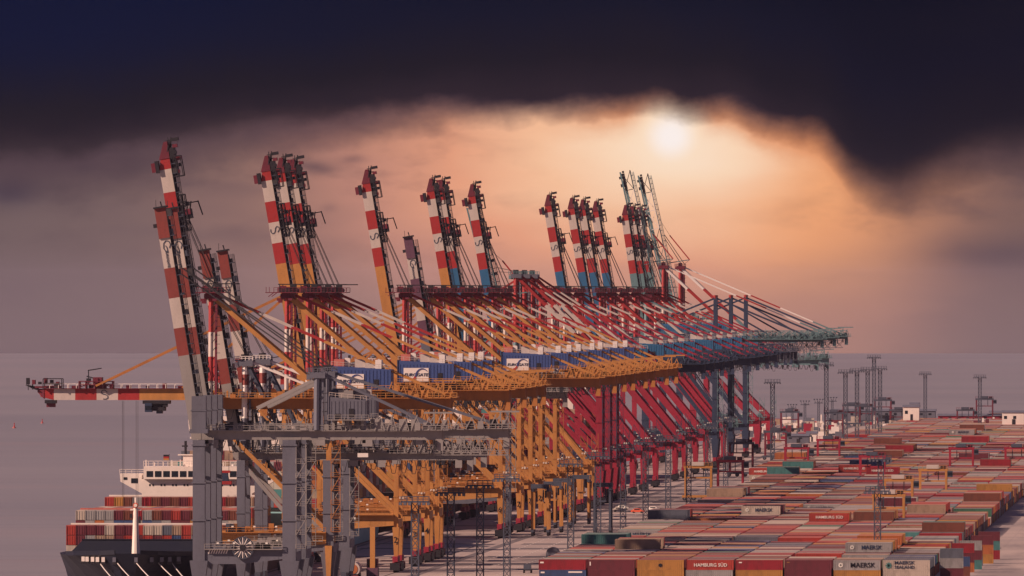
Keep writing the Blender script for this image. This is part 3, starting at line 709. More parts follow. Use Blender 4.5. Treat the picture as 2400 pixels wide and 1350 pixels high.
# the big yellow ones
crane(Y, 'Y', True, 1.079, 'yellow crane behind the grey ones, its raised boom tip the highest of all')
crane(Y, 'Y', False, 1.0, 'yellow crane with banded boom lowered over the ship, numeral 2 on its leg', num='2')
crane(Y, 'Y', True, .978, 'yellow crane with raised boom, leftmost in the close group of three', num='3')
crane(Y, 'Y', True, .9636, 'yellow crane with raised boom, middle one in the close group of three', num='4')
crane(Y, 'Y', True, .952, 'yellow crane with raised boom, rightmost in the close group of three')
crane(Y, 'Y', True, .878, 'yellow crane whose raised boom stands alone, numeral 6 on its leg', num='6')
crane(Y, 'Y', False, .856, 'yellow crane with lowered boom, numeral 7 on its leg', num='7')
crane(Y, 'Y', False, .8426, 'yellow crane with lowered boom, second beyond the leg with numeral 7')
crane(Y, 'Y', False, .831, 'yellow crane with lowered boom, third beyond the leg with numeral 7')
crane(Y, 'Y', True, .814, 'yellow crane with yellow-footed raised boom beside a blue-footed one')
at_rail(crane(PU, 'PU', True, .868, 'grey crane with short plum and white raised boom between taller booms'), 7.5)
# red ones with blue girders
crane(YB, 'YB', True, .804, 'yellow-legged crane with blue-footed boom right beside the last yellow-footed one')
crane(YS, 'YS', False, .7855, 'last yellow-boomed crane with lowered boom before the red ones')
crane(YB, 'YB', True, .773, 'yellow-legged crane with blue-footed boom standing before the pale lattice boom')
crane(RBS, 'RBS', False, .736, 'first red crane with lowered boom past the lattice boom')
crane(RB, 'RB', False, .7235, 'second red crane with lowered boom past the lattice boom')
crane(RB, 'RB', False, .711, 'third red crane with lowered boom past the lattice boom')
crane(RB, 'RB', True, .697, 'red crane with blue-footed raised boom, leftmost of four near each other')
crane(RB, 'RB', True, .674, 'red crane with blue-footed raised boom, second from left of four near each other')
crane(RB, 'RB', True, .663, 'red crane with blue-footed raised boom, third from left of four near each other')
crane(RB, 'RB', True, .650, 'red crane with blue-footed raised boom, rightmost of four near each other')
crane(RBS, 'RBS', False, .638, 'red crane with lowered boom and white sign on its blue house')
at_rail(crane(TB, 'TB', True, .619, 'red crane with pale teal-footed raised boom, left one of the far three'), -2.)
at_rail(crane(TB, 'TB', True, .612, 'red crane with pale teal-footed raised boom, middle one of the far three'), -2.)
at_rail(crane(TB, 'TB', True, .605, 'red crane with pale teal-footed raised boom, right one of the far three'), -2.)
# teal lattice ones
crane(G2, 'G2', True, .762, 'teal lattice crane with short raised lattice boom, behind the blue-footed boom')
crane(G2, 'G2', False, .753, 'teal lattice crane with red mast tops, middle of three standing together')
crane(G2, 'G2', False, .745, 'teal lattice crane with red mast tops, rightmost of three standing together')
crane(GL, 'GL', False, .6265, 'teal girder crane with dark blue rear mast, leftmost of the far three')
crane(G, 'G', True, .6085, 'tall teal crane with thin lattice boom raised, left one of two under the sun')
crane(G, 'G', True, .591, 'tall teal crane with thin lattice boom raised, right one of two under the sun')
crane(LR, 'LR', False, .577, 'red-legged crane with low teal girder, nearer one at the end of the quay')
crane(LR, 'LR', False, .563, 'red-legged crane with low teal girder, last one at the end of the quay')

# ---------------------------------------------------------------- containers
PAL = dict(maroon=(.155,.030,.045), crimson=(.30,.022,.035), red=(.40,.05,.04), brown=(.20,.065,.045), ochre=(.45,.215,.06), orange=(.45,.14,.05),
           grey=(.33,.31,.31), cream=(.50,.42,.36), blue=(.05,.085,.20), slate=(.13,.14,.18), teal=(.07,.21,.21), green=(.06,.16,.11), tan=(.38,.26,.19), white=(.58,.52,.49))
CM = {k: paint('container_'+k, v, .6, .75, .5) for k, v in PAL.items()}
RM = {k: paint('lit_dusty_roof_'+k, tuple(.62*a_+.38*b_ for a_, b_ in zip(v, (.46,.30,.26))), .8, .5, .5, 0, False) for k, v in PAL.items()}  # dust tan lightens the roofs; sunlight on the tops is painted in too
CW = [('maroon',19),('crimson',9),('red',8),('brown',11),('ochre',6),('orange',3),('grey',14),('cream',7),('blue',4),('slate',4),('teal',2),('green',2),('tan',8)]
def pickc(rnd):
    t = rnd.random()*sum(w for _, w in CW)
    for k, w in CW:
        t -= w
        if t <= 0: return k
    return 'maroon'
CL, CWD, CH = 12.19, 2.44, 2.59
cm_cache = {}
def container_mesh(colr, along='x', L=CL):
    key = (colr, along, L)
    if key in cm_cache: return cm_cache[key]
    b = MB(); m = CM[colr]; h = CH-.03; w = CWD/2
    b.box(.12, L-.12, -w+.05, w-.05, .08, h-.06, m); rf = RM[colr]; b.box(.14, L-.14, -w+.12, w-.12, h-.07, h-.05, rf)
    for x0 in (0, L-.14):
        for y0 in (-w, w-.14): b.box(x0, x0+.14, y0, y0+.14, 0, h, m)
    for y0 in (-w, w-.12): b.box(.14, L-.14, y0, y0+.12, 0, .16, m); b.box(.14, L-.14, y0, y0+.12, h-.13, h, m)
    n = 21 if L > 8 else 11                       # pressed ribs of the long walls
    for i in range(n):
        x0 = .3+i*(L-.6)/n
        for y0 in (-w, w-.05): b.box(x0, x0+.24, y0, y0+.05, .17, h-.14, m)
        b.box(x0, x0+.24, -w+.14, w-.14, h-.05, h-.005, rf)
    for y0 in (-.9, -.35, .35, .9): b.box(L-.12, L-.04, y0-.03, y0+.03, .15, h-.15, m); b.box(.04, .12, y0-.03, y0+.03, .15, h-.15, m)
    me = b.mesh('container')
    if along == 'y':
        me.transform(Matrix.Translation((0,0,0)) @ Matrix.Rotation(R(90), 4, 'Z'))
    cm_cache[key] = me; return me
def container(colr, x, y, z, label, group, along='x', L=CL):
    o = bpy.data.objects.new('container', container_mesh(colr, along, L)); COL.objects.link(o); o.location = (x, y, z)
    tag(o, label, 'container', group); return o
rest = {}                                         # colour -> boxes that go into the one mass of all the others
def more(colr, x0, x1, y0, y1, z0, z1): rest.setdefault(colr, []).append((x0,x1,y0,y1,z0,z1))
ORD = ['first','second','third','fourth','fifth','sixth','seventh','eighth','ninth','tenth','eleventh','twelfth','thirteenth','fourteenth','fifteenth','sixteenth','seventeenth','eighteenth','nineteenth','twentieth']
def nth(i):
    if i < 20: return ORD[i]
    if i >= 99: return 'hundred-and-'+nth(i-100) if i > 99 else 'hundredth'
    tens = ['','','twenty','thirty','forty','fifty','sixty','seventy','eighty','ninety','hundred']
    return tens[(i+1)//10] + ('-'+ORD[(i+1) % 10 - 1] if (i+1) % 10 else 'th')

# the yard: columns of stacks side by side across the view, row after row behind each other
X0Y = -184.7; CP = 12.78; NC = 8; YF = 3326.; RP = 3.95
rnd = random.Random(23)
aisles = [(4700,4735),(5000,5035),(5440,5490),(6150,6180)]
BIG = 5486.
def hval(rnd, h, far): 
    return max(1, min(3, h + rnd.choice([-1,1,1,-1,0])))
yard = []
for c in range(-1, 18):
    h = 2; run = 0; colr = 'maroon'; y = YF; r_ = 0
    x = X0Y + c*CP
    while y < 7330:
        left_ok = c >= 0 or y > 5050
        right_ok = (c < NC) or (y > 4665)
        if c >= NC and y > 4665 and (x + CP) > (-.0155*y+12): right_ok = False     # out of the picture
        if left_ok and right_ok and not any(a <= y <= b_ for a, b_ in aisles):
            if run <= 0:
                h = rnd.choice([2,2,2,2,2,2,3,1,1]) if h == 2 else 2
                run = rnd.choice([9,12,16,20,26]) if h == 2 else rnd.choice([4,6,8,12,16])
            if rnd.random() < .28: colr = pickc(rnd)
            hh = h
            if r_ < 9: hh = 2
            if BIG <= y < BIG+16: hh = 2; colr = 'grey' if c not in (9, 10) else ('red', 'cream')[c-9]
            if y > 4665 and rnd.random() < .03: hh = max(0, hh-2)
            if rnd.random() < .11 and r_ > 9: hh = max(1, hh-1)
            if y > 6500: hh = min(hh, 1)
            for lv in range(hh):
                cc = colr if lv == hh-1 else pickc(rnd)
                yard.append([c, r_, lv, x + rnd.uniform(-.12,.12), y, cc, lv == hh-1])
            run -= 1
        y += RP; r_ += 1
front = {0:('crimson','blue'),1:('maroon','maroon'),2:('ochre','ochre'),3:('red','grey'),4:('crimson','ochre'),5:('maroon','maroon'),6:('grey','ochre'),7:('cream','cream')}
for q in yard:
    if q[1] == 0 and 0 <= q[0] < 8: q[5] = front[q[0]][1-q[2]] if q[2] < 2 else q[5]
# how many picture rows of each face can be seen past what stands before it
py = lambda y, z: 683 + (EYE-z)*FPX/y
vis = []
bycol = {}
for q in yard: bycol.setdefault(q[0], {}).setdefault(q[1], []).append(q)
for c, rows in bycol.items():
    cur = 1e9
    for r_ in sorted(rows):
        new = cur
        for q in sorted(rows[r_], key=lambda e: e[2]):
            y = q[4]-CWD/2; top = py(y, (q[2]+1)*CH); bot = py(y, q[2]*CH)
            s = max(0, min(bot, cur)-top); 
            tp = py(q[4]+CWD/2, (q[2]+1)*CH)
            if q[6]: s += max(0., top-tp)
            px = 2930 + (q[3]+6)*FPX/y
            if c == NC-1 and y < 4700: s += 1.2
            if px > 2480 or bot < 690 or top > 1352: s = 0
            q.append(s*CL*FPX/y); new = min(new, py(q[4]+CWD/2, (q[2]+1)*CH))
        cur = min(cur, new)
yard.sort(key=lambda q: -q[7])
ONE = 222
chosen = yard[:ONE]
chosen.sort(key=lambda q: (q[0], q[1], -q[2]))
cnt = {}
named = {'grey':'pale grey','cream':'cream','slate':'slate blue','ochre':'ochre yellow','brown':'rust brown','tan':'tan'}
for q in chosen:
    c, r_, lv = q[0], q[1], q[2]
    i = cnt.get(c, 0); cnt[c] = i+1
    cname = named.get(q[5], q[5])
    if r_ == 0 and 0 <= c < 8:
        lab = '%s container, %s, %s from left in the yard\'s front row' % (cname, 'top one' if lv == 1 else 'bottom one', nth(c))
    else:
        lab = '%s container, %s exposed from the front, %s yard column from the left' % (cname, nth(i), nth(max(c, 0)) if c >= 0 else 'outermost left')
    o = container(q[5], q[3], q[4], lv*CH, lab, 'containers stacked in the yard')
    q.append(o)
for q in yard[ONE:]:
    more(q[5], q[3], q[3]+CL, q[4]-CWD/2, q[4]+CWD/2, q[2]*CH, (q[2]+1)*CH-.04)
# writing on the near containers
F = {(q[0], q[2]): q[8] for q in chosen if q[1] == 0}
def wr(o, txt, x, z, s, mat, sx=1.): 
    if o: lettering(txt, (x, -CWD/2-.06, z), s, mat, o, 0, 0, sx)
wr(F.get((3,1)), 'HAMBURG SÜD', 6.2, 1.25, 1.25, SGN)
wr(F.get((6,1)), 'MAERSK', 7.6, 1.25, 1.75, BLK)
wr(F.get((7,1)), 'MAERSK', 5.6, 1.9, 1.2, DBL, 1.2); wr(F.get((7,1)), 'SEALAND', 5.6, .75, 1.1, DBL, 1.1)
def patch(o, x0, x1, z0, z1, mat, name='marking'):
    if o: b = MB(); b.box(x0, x1, -CWD/2-.05, -CWD/2-.005, z0, z1, mat); b.build(name, o)
def star(o, x, z, r_, mat):
    if not o: return
    b = MB()
    for i in range(4): a = math.pi*i/4; b.beam((x-r_*math.cos(a),-CWD/2-.05,z-r_*math.sin(a)),(x+r_*math.cos(a),-CWD/2-.05,z+r_*math.sin(a)), .05, r_*.45, mat)
    b.build('emblem', o)
patch(F.get((0,1)), .35, 1.3, 1.7, 2.1, SGN); patch(F.get((0,0)), .4, 1.4, 1.7, 2.1, SGN); patch(F.get((0,0)), 7.6, 11.2, 1.8, 2.2, SGN)
patch(F.get((1,1)), .5, .8, 1.1, 2.1, SGN); patch(F.get((4,1)), .8, 1.6, 1.8, 2.1, SGN); patch(F.get((5,1)), .6, 1.3, 1.9, 2.1, CM['ochre'])
star(F.get((6,1)), 1.9, 1.3, .6, LAM); star(F.get((7,1)), 1.5, 1.2, .8, CM['teal'])
if F.get((2,1)): b = MB(); b.tube((6.1,-CWD/2-.06,1.2),(6.1,-CWD/2-.01,1.2),.5,BLK,10); b.build('emblem', F[(2,1)])
# nearest big faces further back that carry the grey line's name
big = sorted([q for q in chosen if q[5] in ('grey','cream','white') and q[1] > 1], key=lambda q: -q[7])[:14]
for q in big: wr(q[8], 'MAERSK', 7.0, 1.3, 1.5, DBL); star(q[8], 1.8, 1.35, .55, LAM)
bigr = sorted([q for q in chosen if q[5] in ('red','crimson') and q[1] > 1], key=lambda q: -q[7])[:4]
for q in bigr: wr(q[8], 'HAMBURG SÜD', 6.2, 1.3, 1.2, SGN)
# small stacks standing crosswise by the yard's right edge
side = [(-81.,3352.,3,'x'),(-80.,3372.,2,'x'),(-79.6,3420.,3,'x'),(-78.6,3455.,3,'x'),(-79.,3500.,2,'x'),(-77.,3530.,3,'x'),(-76.,3585.,3,'x')]
for i, (x, y, n, al) in enumerate(side):
    for lv in range(n):
        cc = ['maroon','grey','slate','brown','blue','ochre','orange','maroon','crimson','teal'][(i*3+lv) % 10]
        container(cc, x+(i % 2)*.3, y, lv*CH, 'short %s container, %s up in %s small stack along the yard\'s right edge' % (named.get(cc, cc), nth(lv), nth(i)), 'short containers by the yard edge', 'x', 6.06)

# ---------------------------------------------------------------- ships
def hull_mesh(Ls, B, deck, water, colA, colB, band):
    """bow at y=0 pointing to the camera"""
    b = MB()
    st = [(0,3.2,.3,.9),(3,7.4,.6,.7),(8,11.2,1.6,.5),(15,15.,4.,.35),(25,18.,9.,.15),(38,20.6,14.,0),(55,22.4,19.,0),(Ls*.5,22.4,22.,0),(Ls-30,22.4,20.,0),(Ls,20.,12.,0)]
    zs = [0, .35, .7, 1.]
    rings = []
    for (y, bd_, bw, rise) in st:
        ring = []
        for t in zs:
            w_ = bw+(bd_-bw)*(t**1.6); z = water+(deck+rise-water)*t
            yy = y + (1-t)**1.5*(7 if y < 40 else 0)
            ring.append((w_*B/44.8, yy, z))
        rings.append(ring)
    k1, k2 = b.mi(colA), b.mi(colB)
    n = len(zs); o = 0
    for ring in rings:
        for (w_, yy, z) in ring: b.v.append((-w_, yy, z))
        for (w_, yy, z) in ring: b.v.append((w_, yy, z))
    for i in range(len(rings)-1):
        for j in range(n-1):
            k = k2 if j < band else k1
            a = i*2*n+j; c = (i+1)*2*n+j
            b.f.append((a, c, c+1, a+1)); b.m.append(k)
            b.f.append((a+n, a+n+1, c+n+1, c+n)); b.m.append(k)
        b.f.append((i*2*n+n-1, (i+1)*2*n+n-1, (i+1)*2*n+2*n-1, i*2*n+2*n-1)); b.m.append(k1)
    e = (len(rings)-1)*2*n
    for j in range(n-1): b.f.append((e+j, e+j+n, e+j+n+1, e+j+1)); b.m.append(k1)
    for j in range(n-1): b.f.append((j+1, j+n+1, j+n, j)); b.m.append(k1)
    return b
HUL = paint('hull_dark_paint', (.009,.011,.024), .5, .5, .08); CREAM = paint('superstructure_paint', (.82,.72,.66), .5, .25, .15)
THUL = paint('hull_teal_paint', (.24,.48,.48), .5, .3, .08); DECKM = paint('deck_paint', (.07,.035,.04), .7)
SX = -285.2; SB = 3246.
def superstructure(ship, y, zb, w, zt, name='superstructure'):
    b = MB(); h = w/2
    b.box(-h+6, h-6, y, y+12, zb, zt-1.5, CREAM)
    b.box(-h+6.6, h-6.6, y-1.2, y+11, zt-1.5, zt+1.9, CREAM)                       # wheelhouse
    for s in (-1, 1):                                                               # bridge wings, slanting underneath
        p = [(s*(h-6),y,zt-5.4),(s*(h-.2),y,zt-2.2),(s*(h-.2),y+5,zt-2.2),(s*(h-6),y+5,zt-5.4),(s*(h-6),y,zt),(s*h,y,zt),(s*h,y+5,zt),(s*(h-6),y+5,zt)]
        if s < 0: p = [p[1],p[0],p[3],p[2],p[5],p[4],p[7],p[6]]
        b.hexa(p, CREAM)
    sp = b.build(name, ship)
    b = MB()
    n = int((w-14)/2.3)
    for i in range(n): x = -h+7.4+i*(w-14.8)/n; b.box(x, x+1.75, y-1.26, y-1.18, zt-.9, zt+.7, GLS)
    b.build('bridge_window', sp)
    b = MB()
    for zz in (zt-3.4,):
        for i in range(9):
            x = -h+8+i*(w-17)/8.; b.box(x, x+.42, y-.06, y+.02, zz, zz+.55, GLS); b.box(x+.9, x+1.3, y-.06, y+.02, zz, zz+.55, GLS)
    for s in (-1, 1): b.box(s*(h-4)-.9, s*(h-4)+.9, y-.08, y+.02, zt-2.6, zt-1.3, GLS); b.box(s*(h-1.5)-.5, s*(h-1.5)+.5, y-.08, y+.02, zt-1.7, zt-1., GLS)
    b.build('window', sp)
    b = MB(); b.rail((-h+6.6,y-1.1,zt+1.9),(h-6.6,y-1.1,zt+1.9), CREAM, 1.5, 1.3, .14)
    for i in range(12): 
        x = -h+7+i*(w-14)/12; b.box(x, x+.3, y, y+.3, zt+1.9, zt+2.2+rnd.random()*2.4, CREAM)
    b.rail((-h,y,zt),(-h+6.6,y,zt), CREAM, 1.1, 1.5, .12)
    b.box(-4, 4, y+3, y+8, zt+1.9, zt+5.0, CREAM); b.box(-5.4, 6.5, y+2.7, y+3, zt+4.9, zt+5.2, CREAM)
    b.build('railing', sp)
    b = MB(); b.tube((.4,y+4,zt+5),(.4,y+4,zt+9.6), .75, CREAM, 8); b.box(-2.2, 2.8, y+3.7, y+4.2, zt+9.4, zt+9.9, SGN); b.tube((-3.4,y+4,zt+5),(-3.4,y+4,zt+8.8), .35, DRK, 6); b.box(-4.4,-2.8,y+3.8,y+4.2,zt+7.2,zt+7.6,DRK)
    b.tube((6.6,y+4,zt+5),(6.6,y+4,zt+11.), .22, DRK, 6); b.tube((3.4,y+6,zt+5),(3.4,y+6,zt+8), .8, DRK, 8); b.build('radar_mast', sp)
    b = MB(); b.box(-9.2,-7.6,y+1,y+1.06,zt+4.6,zt+5.1,BLK); b.box(-9.2,-7.6,y+1,y+1.06,zt+4.1,zt+4.6,RED); b.box(-9.2,-7.6,y+1,y+1.06,zt+3.6,zt+4.1,CM['ochre']); b.tube((-7.6,y+1.03,zt+2),(-7.6,y+1.03,zt+5.3),.1,GRD,5); b.build('flag', sp)
    return sp
s1 = empty('container_ship', (SX, SB, 0)); tag(s1, 'dark blue container ship, bow on, moored below the lowered boom with cream bridge', 'ship')
hull_mesh(330, 44.8, 7.4, -6.2, HUL, HUL, 1).build('hull', s1)
b = MB()
pr = [(-3.2,0),(-7.4,3),(-11.2,8),(-15,15),(-18.,25)]
for s in (-1, 1):
    for i, (a_, c_) in enumerate(zip(pr, pr[1:])):
        z = 7.4+[.9,.7,.5,.35,.15][i]; z2 = 7.4+[.9,.7,.5,.35,.15][i+1]
        b.beam((s*a_[0],a_[1],z+.3),(s*c_[0],c_[1],z2+.3), .35, 1.1, HUL)
    b.build('bulwark', s1); b = MB()
for x, y in ((-12.2,10.6),(-11.,8.4),(-9.4,6.1),(-8.,4.4),(-6.4,3.1),(-3.4,1.),(2.2,.6),(6.,2.6),(8.4,4.9),(10.2,7.4),(12.2,10.6)):
    b = MB(); b.box(x-.42, x+.42, y-1.0, y+.6, 6.1, 7.3, SGN if x < -5 else GRY); b.box(x-.55, x+.55, y-.9, y+.6, 5.5, 6.1, DRK); b.build('fairlead', s1)
b = MB(); b.hexa([(-18.5,38,7.4),(18.5,38,7.4),(18.5,40,7.4),(-18.5,40,7.4),(-15.2,41,10.9),(15.2,41,10.9),(15.2,42,10.9),(-15.2,42,10.9)], HUL)
b.box(-15.4, 15.4, 40.8, 42.2, 10.9, 11.2, HUL)
b.build('breakwater', s1)
b = MB(); b.tube((.2,22,7.4),(.2,22,19.5), 1.05, CREAM, 10, .6); b.box(-1.2,1.6,21.6,22.4,18.9,19.3,CREAM); b.tube((.2,22,19.5),(.2,22,22.2), .28, CREAM, 6); b.tube((.2,21.2,20.2),(.2,21.8,20.2),.7,ORG,10); b.tube((.2,21.1,20.2),(.2,21.3,20.2),.45,CREAM,10); b.box(-1.2,-.7,21.6,22,17,18,DRK); b.box(1.,1.5,21.6,22,15.6,17.4,DRK)
b.build('foremast', s1)
superstructure(s1, 215, 6, 42, 25.6)
b = MB(); b.box(-7, 7, 232, 241, 8, 24, CREAM); b.box(-5, 5, 233, 240, 24, 28, DBL); b.build('funnel', s1)
for i, (xa, ya, xb, yb) in enumerate(((-8.,8.,6.,-52.),(-3.,3.,12.,-58.),(2.,2.,16.,-48.),(7.,8.,21.6,-40.),(10.,13.,21.8,-30.))):
    b = MB(); pts = [Vector((xa,ya-1,6.1)).lerp(Vector((xb,yb,.6)), t/6) - Vector((0,0,1.6*math.sin(math.pi*t/6))) for t in range(7)]
    for p, q in zip(pts, pts[1:]): b.beam(p, q, .16, .16, SGN)
    b.build('mooring_line', s1)
def ship_bay(y, z0, tiers, nx, w, rd, one_top=1, gl='', lids=True, x0=None):
    for t in range(tiers):
        for i in range(nx):
            x = (-(nx*2.5)/2 if x0 is None else x0)+i*2.5
            cc = pickc(rd) if rd.random() < .88 else 'maroon'
            z = z0+t*(CH+.01)
            X = SX+x+1.22+.03
            if t >= tiers-one_top:
                lab = '%s container, %s from left, %s tier of %s stack on nearest ship' % (named.get(cc, cc), nth(i), ['top','second','third'][tiers-1-t], gl)
                container(cc, X, y, z, lab, 'containers stacked on the nearest ship', 'y')
            else: more(cc, X-1.22, X+1.22, y, y+CL, z, z+CH-.03)
rd = random.Random(5)
ship_bay(3306, 6.6, 3, 17, 0, rd, 2, 'front'); ship_bay(3333, 7.4, 4, 17, 0, rd, 1, 'second')
for yy, h in ((3350,4),(3366,4),(3382,4),(3398,4)): ship_bay(yy, 7.2, h, 17, 0, rd, 0)
ship_bay(3418, 9.5, 4, 17, 0, rd, 1, 'third')
for yy in (3434,): ship_bay(yy, 9.4, 4, 17, 0, rd, 0)
for i, (y, z) in enumerate(((3319., 14.4),(3346.2, 17.85),(3431., 19.95))):  # pale strips standing in for the sunlit tops of the container bays
    b = MB(); b.box(-21.2, 21.2, y-SB, y-SB+.9, z-.1, z+.32, CREAM if i != 1 else PNK)
    for q in range(9): b.box(-21.1+q*5.2, -20.9+q*5.2, y-SB, y-SB+.8, 7.2, z-.1, CREAM)
    b.build('lit_top_strip', s1)
# ships further along the quay
def far_ship(y, L, colA, colB, deck, label, tiers, seed, bridge, band=2):
    s = empty('container_ship', (SX+.5, y, 0)); tag(s, label, 'ship')
    hull_mesh(L, 44., deck, -6.2, colA, colB, band).build('hull', s)
    r2 = random.Random(seed); superstructure(s, bridge, 8, 42, 30+tiers*1.4)
    b = MB(); b.tube((0,20,deck+1),(0,20,deck+14), .9, SGN, 8, .5); b.build('foremast', s)
    yy = y+60; k = 0
    while yy < y+L-16:
        if not (y+bridge-14 < yy < y+bridge+14):
            t = max(2, tiers+r2.choice([-1,0,0,1]))
            for i in range(17):
                x = SX-21.2+i*2.5
                for q in range(t):
                    if q < t-2 and 0 < i < 16 and k > 0: continue
                    more(pickc(r2), x, x+2.44, yy, yy+CL, deck+1.2+q*CH, deck+1.2+(q+1)*CH-.03)
        yy += 14.4; k += 1
    return s
far_ship(3560, 350, THUL, HUL, 12.5, 'container ship with pale teal hull moored under the near yellow cranes', 5, 1, 120, 1)
far_ship(3960, 330, HUL, DECKM, 12., 'container ship with dark hull moored below the yellow cranes with lowered booms', 6, 2, 200)
far_ship(4340, 330, DBL, DECKM, 12., 'container ship with blue hull moored below the red cranes', 6, 3, 90)
far_ship(4900, 330, HUL, DECKM, 12., 'farthest container ship moored below the last red cranes', 5, 4, 200)

# everything past the nearest three hundred containers in one mass
vs, fs, ms, mats = [], [], [], []
for colr, L_ in rest.items():
    mi = len(mats); mats.append(CM[colr])
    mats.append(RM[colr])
    for (x0,x1,y0,y1,z0,z1) in L_:
        o = len(vs); vs += [(x0,y0,z0),(x1,y0,z0),(x1,y1,z0),(x0,y1,z0),(x0,y0,z1),(x1,y0,z1),(x1,y1,z1),(x0,y1,z1)]
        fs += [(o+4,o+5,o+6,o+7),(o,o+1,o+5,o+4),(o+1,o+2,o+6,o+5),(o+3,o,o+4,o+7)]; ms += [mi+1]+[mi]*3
me = bpy.data.meshes.new('container_rows'); me.from_pydata(vs, [], fs)
for m_ in mats: me.materials.append(m_)
me.polygons.foreach_set('material_index', ms); me.update()
o = bpy.data.objects.new('container_rows', me); COL.objects.link(o); tag(o, kind='stuff')
print('containers in mass', sum(len(v_) for v_ in rest.values()), 'single', sum(1 for q in bpy.data.objects if q.get('category') == 'container'))

# ---------------------------------------------------------------- lattice light masts
def make_mast(h, w=1.7, head='bar'):
    root = empty('light_mast')
    b = MB(); b.lattice((0,0,0),(0,0,h-1.2), w, w, w*1.3, .24 if h < 28 else .36, GRD); b.build('tower', root)
    b = MB()
    if head == 'bar':
        b.box(-3.2, 3.2, -1.8, 1.8, h-1.3, h-.95, GRD); b.rail((-3.2,-1.8,h-1.1),(3.2,-1.8,h-1.1), GRD, 1.2, 1.1, .12); b.rail((-3.2,1.8,h-1.1),(3.2,1.8,h-1.1), GRD, 1.2, 1.1, .12)
    else:
        b.beam((-2.6,0,h-2.4),(2.6,0,h-2.4), .5, .4, GRD)
        for x in (-2.4,-.8,.8,2.4): b.beam((x*.7,0,h-2.4),(x,0,h-.2), .22, .22, GRD)
    b.build('platform', root)
    b = MB()
    if head == 'bar':
        for x in (-3.3,-2.2,-1.1,1.1,2.2,3.3): b.box(x-.38, x+.38, -2.3, -1.8, h-1.9, h-1.2, GRD); b.box(x-.3, x+.3, -2.36, -2.3, h-1.85, h-1.3, GRY)
    else:
        for x in (-2.4,-.8,.8,2.4): b.box(x-.5, x+.5, -.4, .4, h-.6, h, GRD)
    b.build('lamp', root)
    return root
mc = {}
def mast(h, k, px, label, head='bar', w=1.7):
    key = (round(h), head, w)
    if key not in mc: mc[key] = make_mast(h, w, head); o = mc[key]
    else: o = copy_tree(mc[key])
    y = yk(k); o.location = ((px-2930)/FPX*y, y, 0); tag(o, label, 'light mast', 'lattice light masts in the terminal'); return o
for i, (px, k) in enumerate(((972,1.146),(1056,1.097),(1125,1.057),(1188,1.02),(1338,.94),(1402,.898),(1461,.854),(1514,.823),(1567,.804),(1615,.768),(1660,.737),(1702,.70))):
    mast(27., k, px, 'slender grey light mast, %s from the left in the line along the container yard' % nth(i))
for px, k, h, hd, lab in ((1938,.574,42,'bar','tall light mast beside the farthest crane girders, left of the tall group'),(1983,.565,38,'bar','tall light mast, leftmost of four close together'),(2010,.556,38,'bar','tall light mast, second of four close together'),
        (2035,.548,38,'bar','tall light mast, third of four close together'),(2050,.515,42.5,'bar','tallest light mast, its head above its neighbours'),(2064,.541,38,'bar','tall light mast, rightmost of the close group'),
        (2170,.467,29,'bar','single far light mast standing alone right of the tall group'),(2298,.485,29,'bar','rightmost far light mast behind a red gantry'),(1812,.62,37,'bar','light mast below the farthest crane girders'),
        (1888,.47,13,'fork','short far mast with forked head, middle one'),(1858,.47,11,'fork','short far mast with forked head, left one'),(1920,.47,14,'fork','short far mast with forked head, right one'),(1952,.47,15,'fork','short far mast with forked head, rightmost one')):
    mast(h, k, px, lab, hd, 1.7 if hd == 'bar' else 1.2)
mast(24., .86, 2066, 'dark slender light mast standing among the yard containers right of centre')
mast(22., .985, 2058, 'near light mast rising out of the front containers before the grey lettered one')

# ---------------------------------------------------------------- straddle carriers
def make_carrier(colr, h=12.5, L=9.2, dark=False):
    root = empty('straddle_carrier'); W = 2.4
    for sx in (0, 1):
        for sy in (-1, 1):
            b = MB(); x = sx*L; b.box(x-.38, x+.38, sy*W-.35, sy*W+.35, 1.5, h-.4, colr); b.build('leg', root)
    for sy in (-1, 1):
        b = MB(); b.box(-1.2, L+1.2, sy*W-.42, sy*W+.42, 1.1, 1.9, GRD if dark else colr)
        b.build('side_beam', root)
        for q in range(4):
            b = MB(); x = -.3+q*(L+.6)/3; b.tube((x,sy*W-.32,.75),(x,sy*W+.32,.75), .75, DRK, 12); b.tube((x,sy*W-.36,.75),(x,sy*W+.36,.75), .3, GRY, 8); b.build('wheel', root)
        b = MB(); b.box(-.6, L+.6, sy*W-.4, sy*W+.4, h-.9, h, GRD if dark else colr); b.build('top_beam', root)
    b = MB(); b.box(L*.25, L*.72, -W-.6, W+.6, h, h+1.3, GRD if dark or colr is CRI else WHT); b.box(L*.78, L*.98, -W, W, h, h+1., DRK); b.rail((-.5,-W-.5,h),(L+.5,-W-.5,h), colr, 1.1, 1.3, .12); b.build('engine_house', root)
    b = MB(); b.box(L+.5, L+2.3, -W-.5, -W+1.5, h-3., h-.7, GRD); b.box(L+.6, L+2.2, -W-.56, -W-.5, h-2.4, h-1.2, GLS); b.build('cab', root)
    b = MB(); b.box(-.2, L+.2, -1.1, 1.1, h-4.6, h-4.1, colr); 
    for x in (L*.3, L*.7): b.box(x-.15, x+.15, -.9, -.7, h-4.1, h-.5, GRD)
    b.build('spreader', root)
    return root
cc_ = {}
def carrier(colr, cname, px, k, label, z=0., rz=0., h=12.5, cat='straddle carrier', grp='straddle carriers in the terminal'):
    dark = cat == 'gantry' or rz != 0; key = (cname, h, dark)
    if key not in cc_: cc_[key] = make_carrier(colr, h, 9.2, dark); o = cc_[key]
    else: o = copy_tree(cc_[key])
    y = yk(k); o.location = ((px-2930)/FPX*y, y, z); o.rotation_euler.z = rz; tag(o, label, cat, grp); return o
CY = YEL
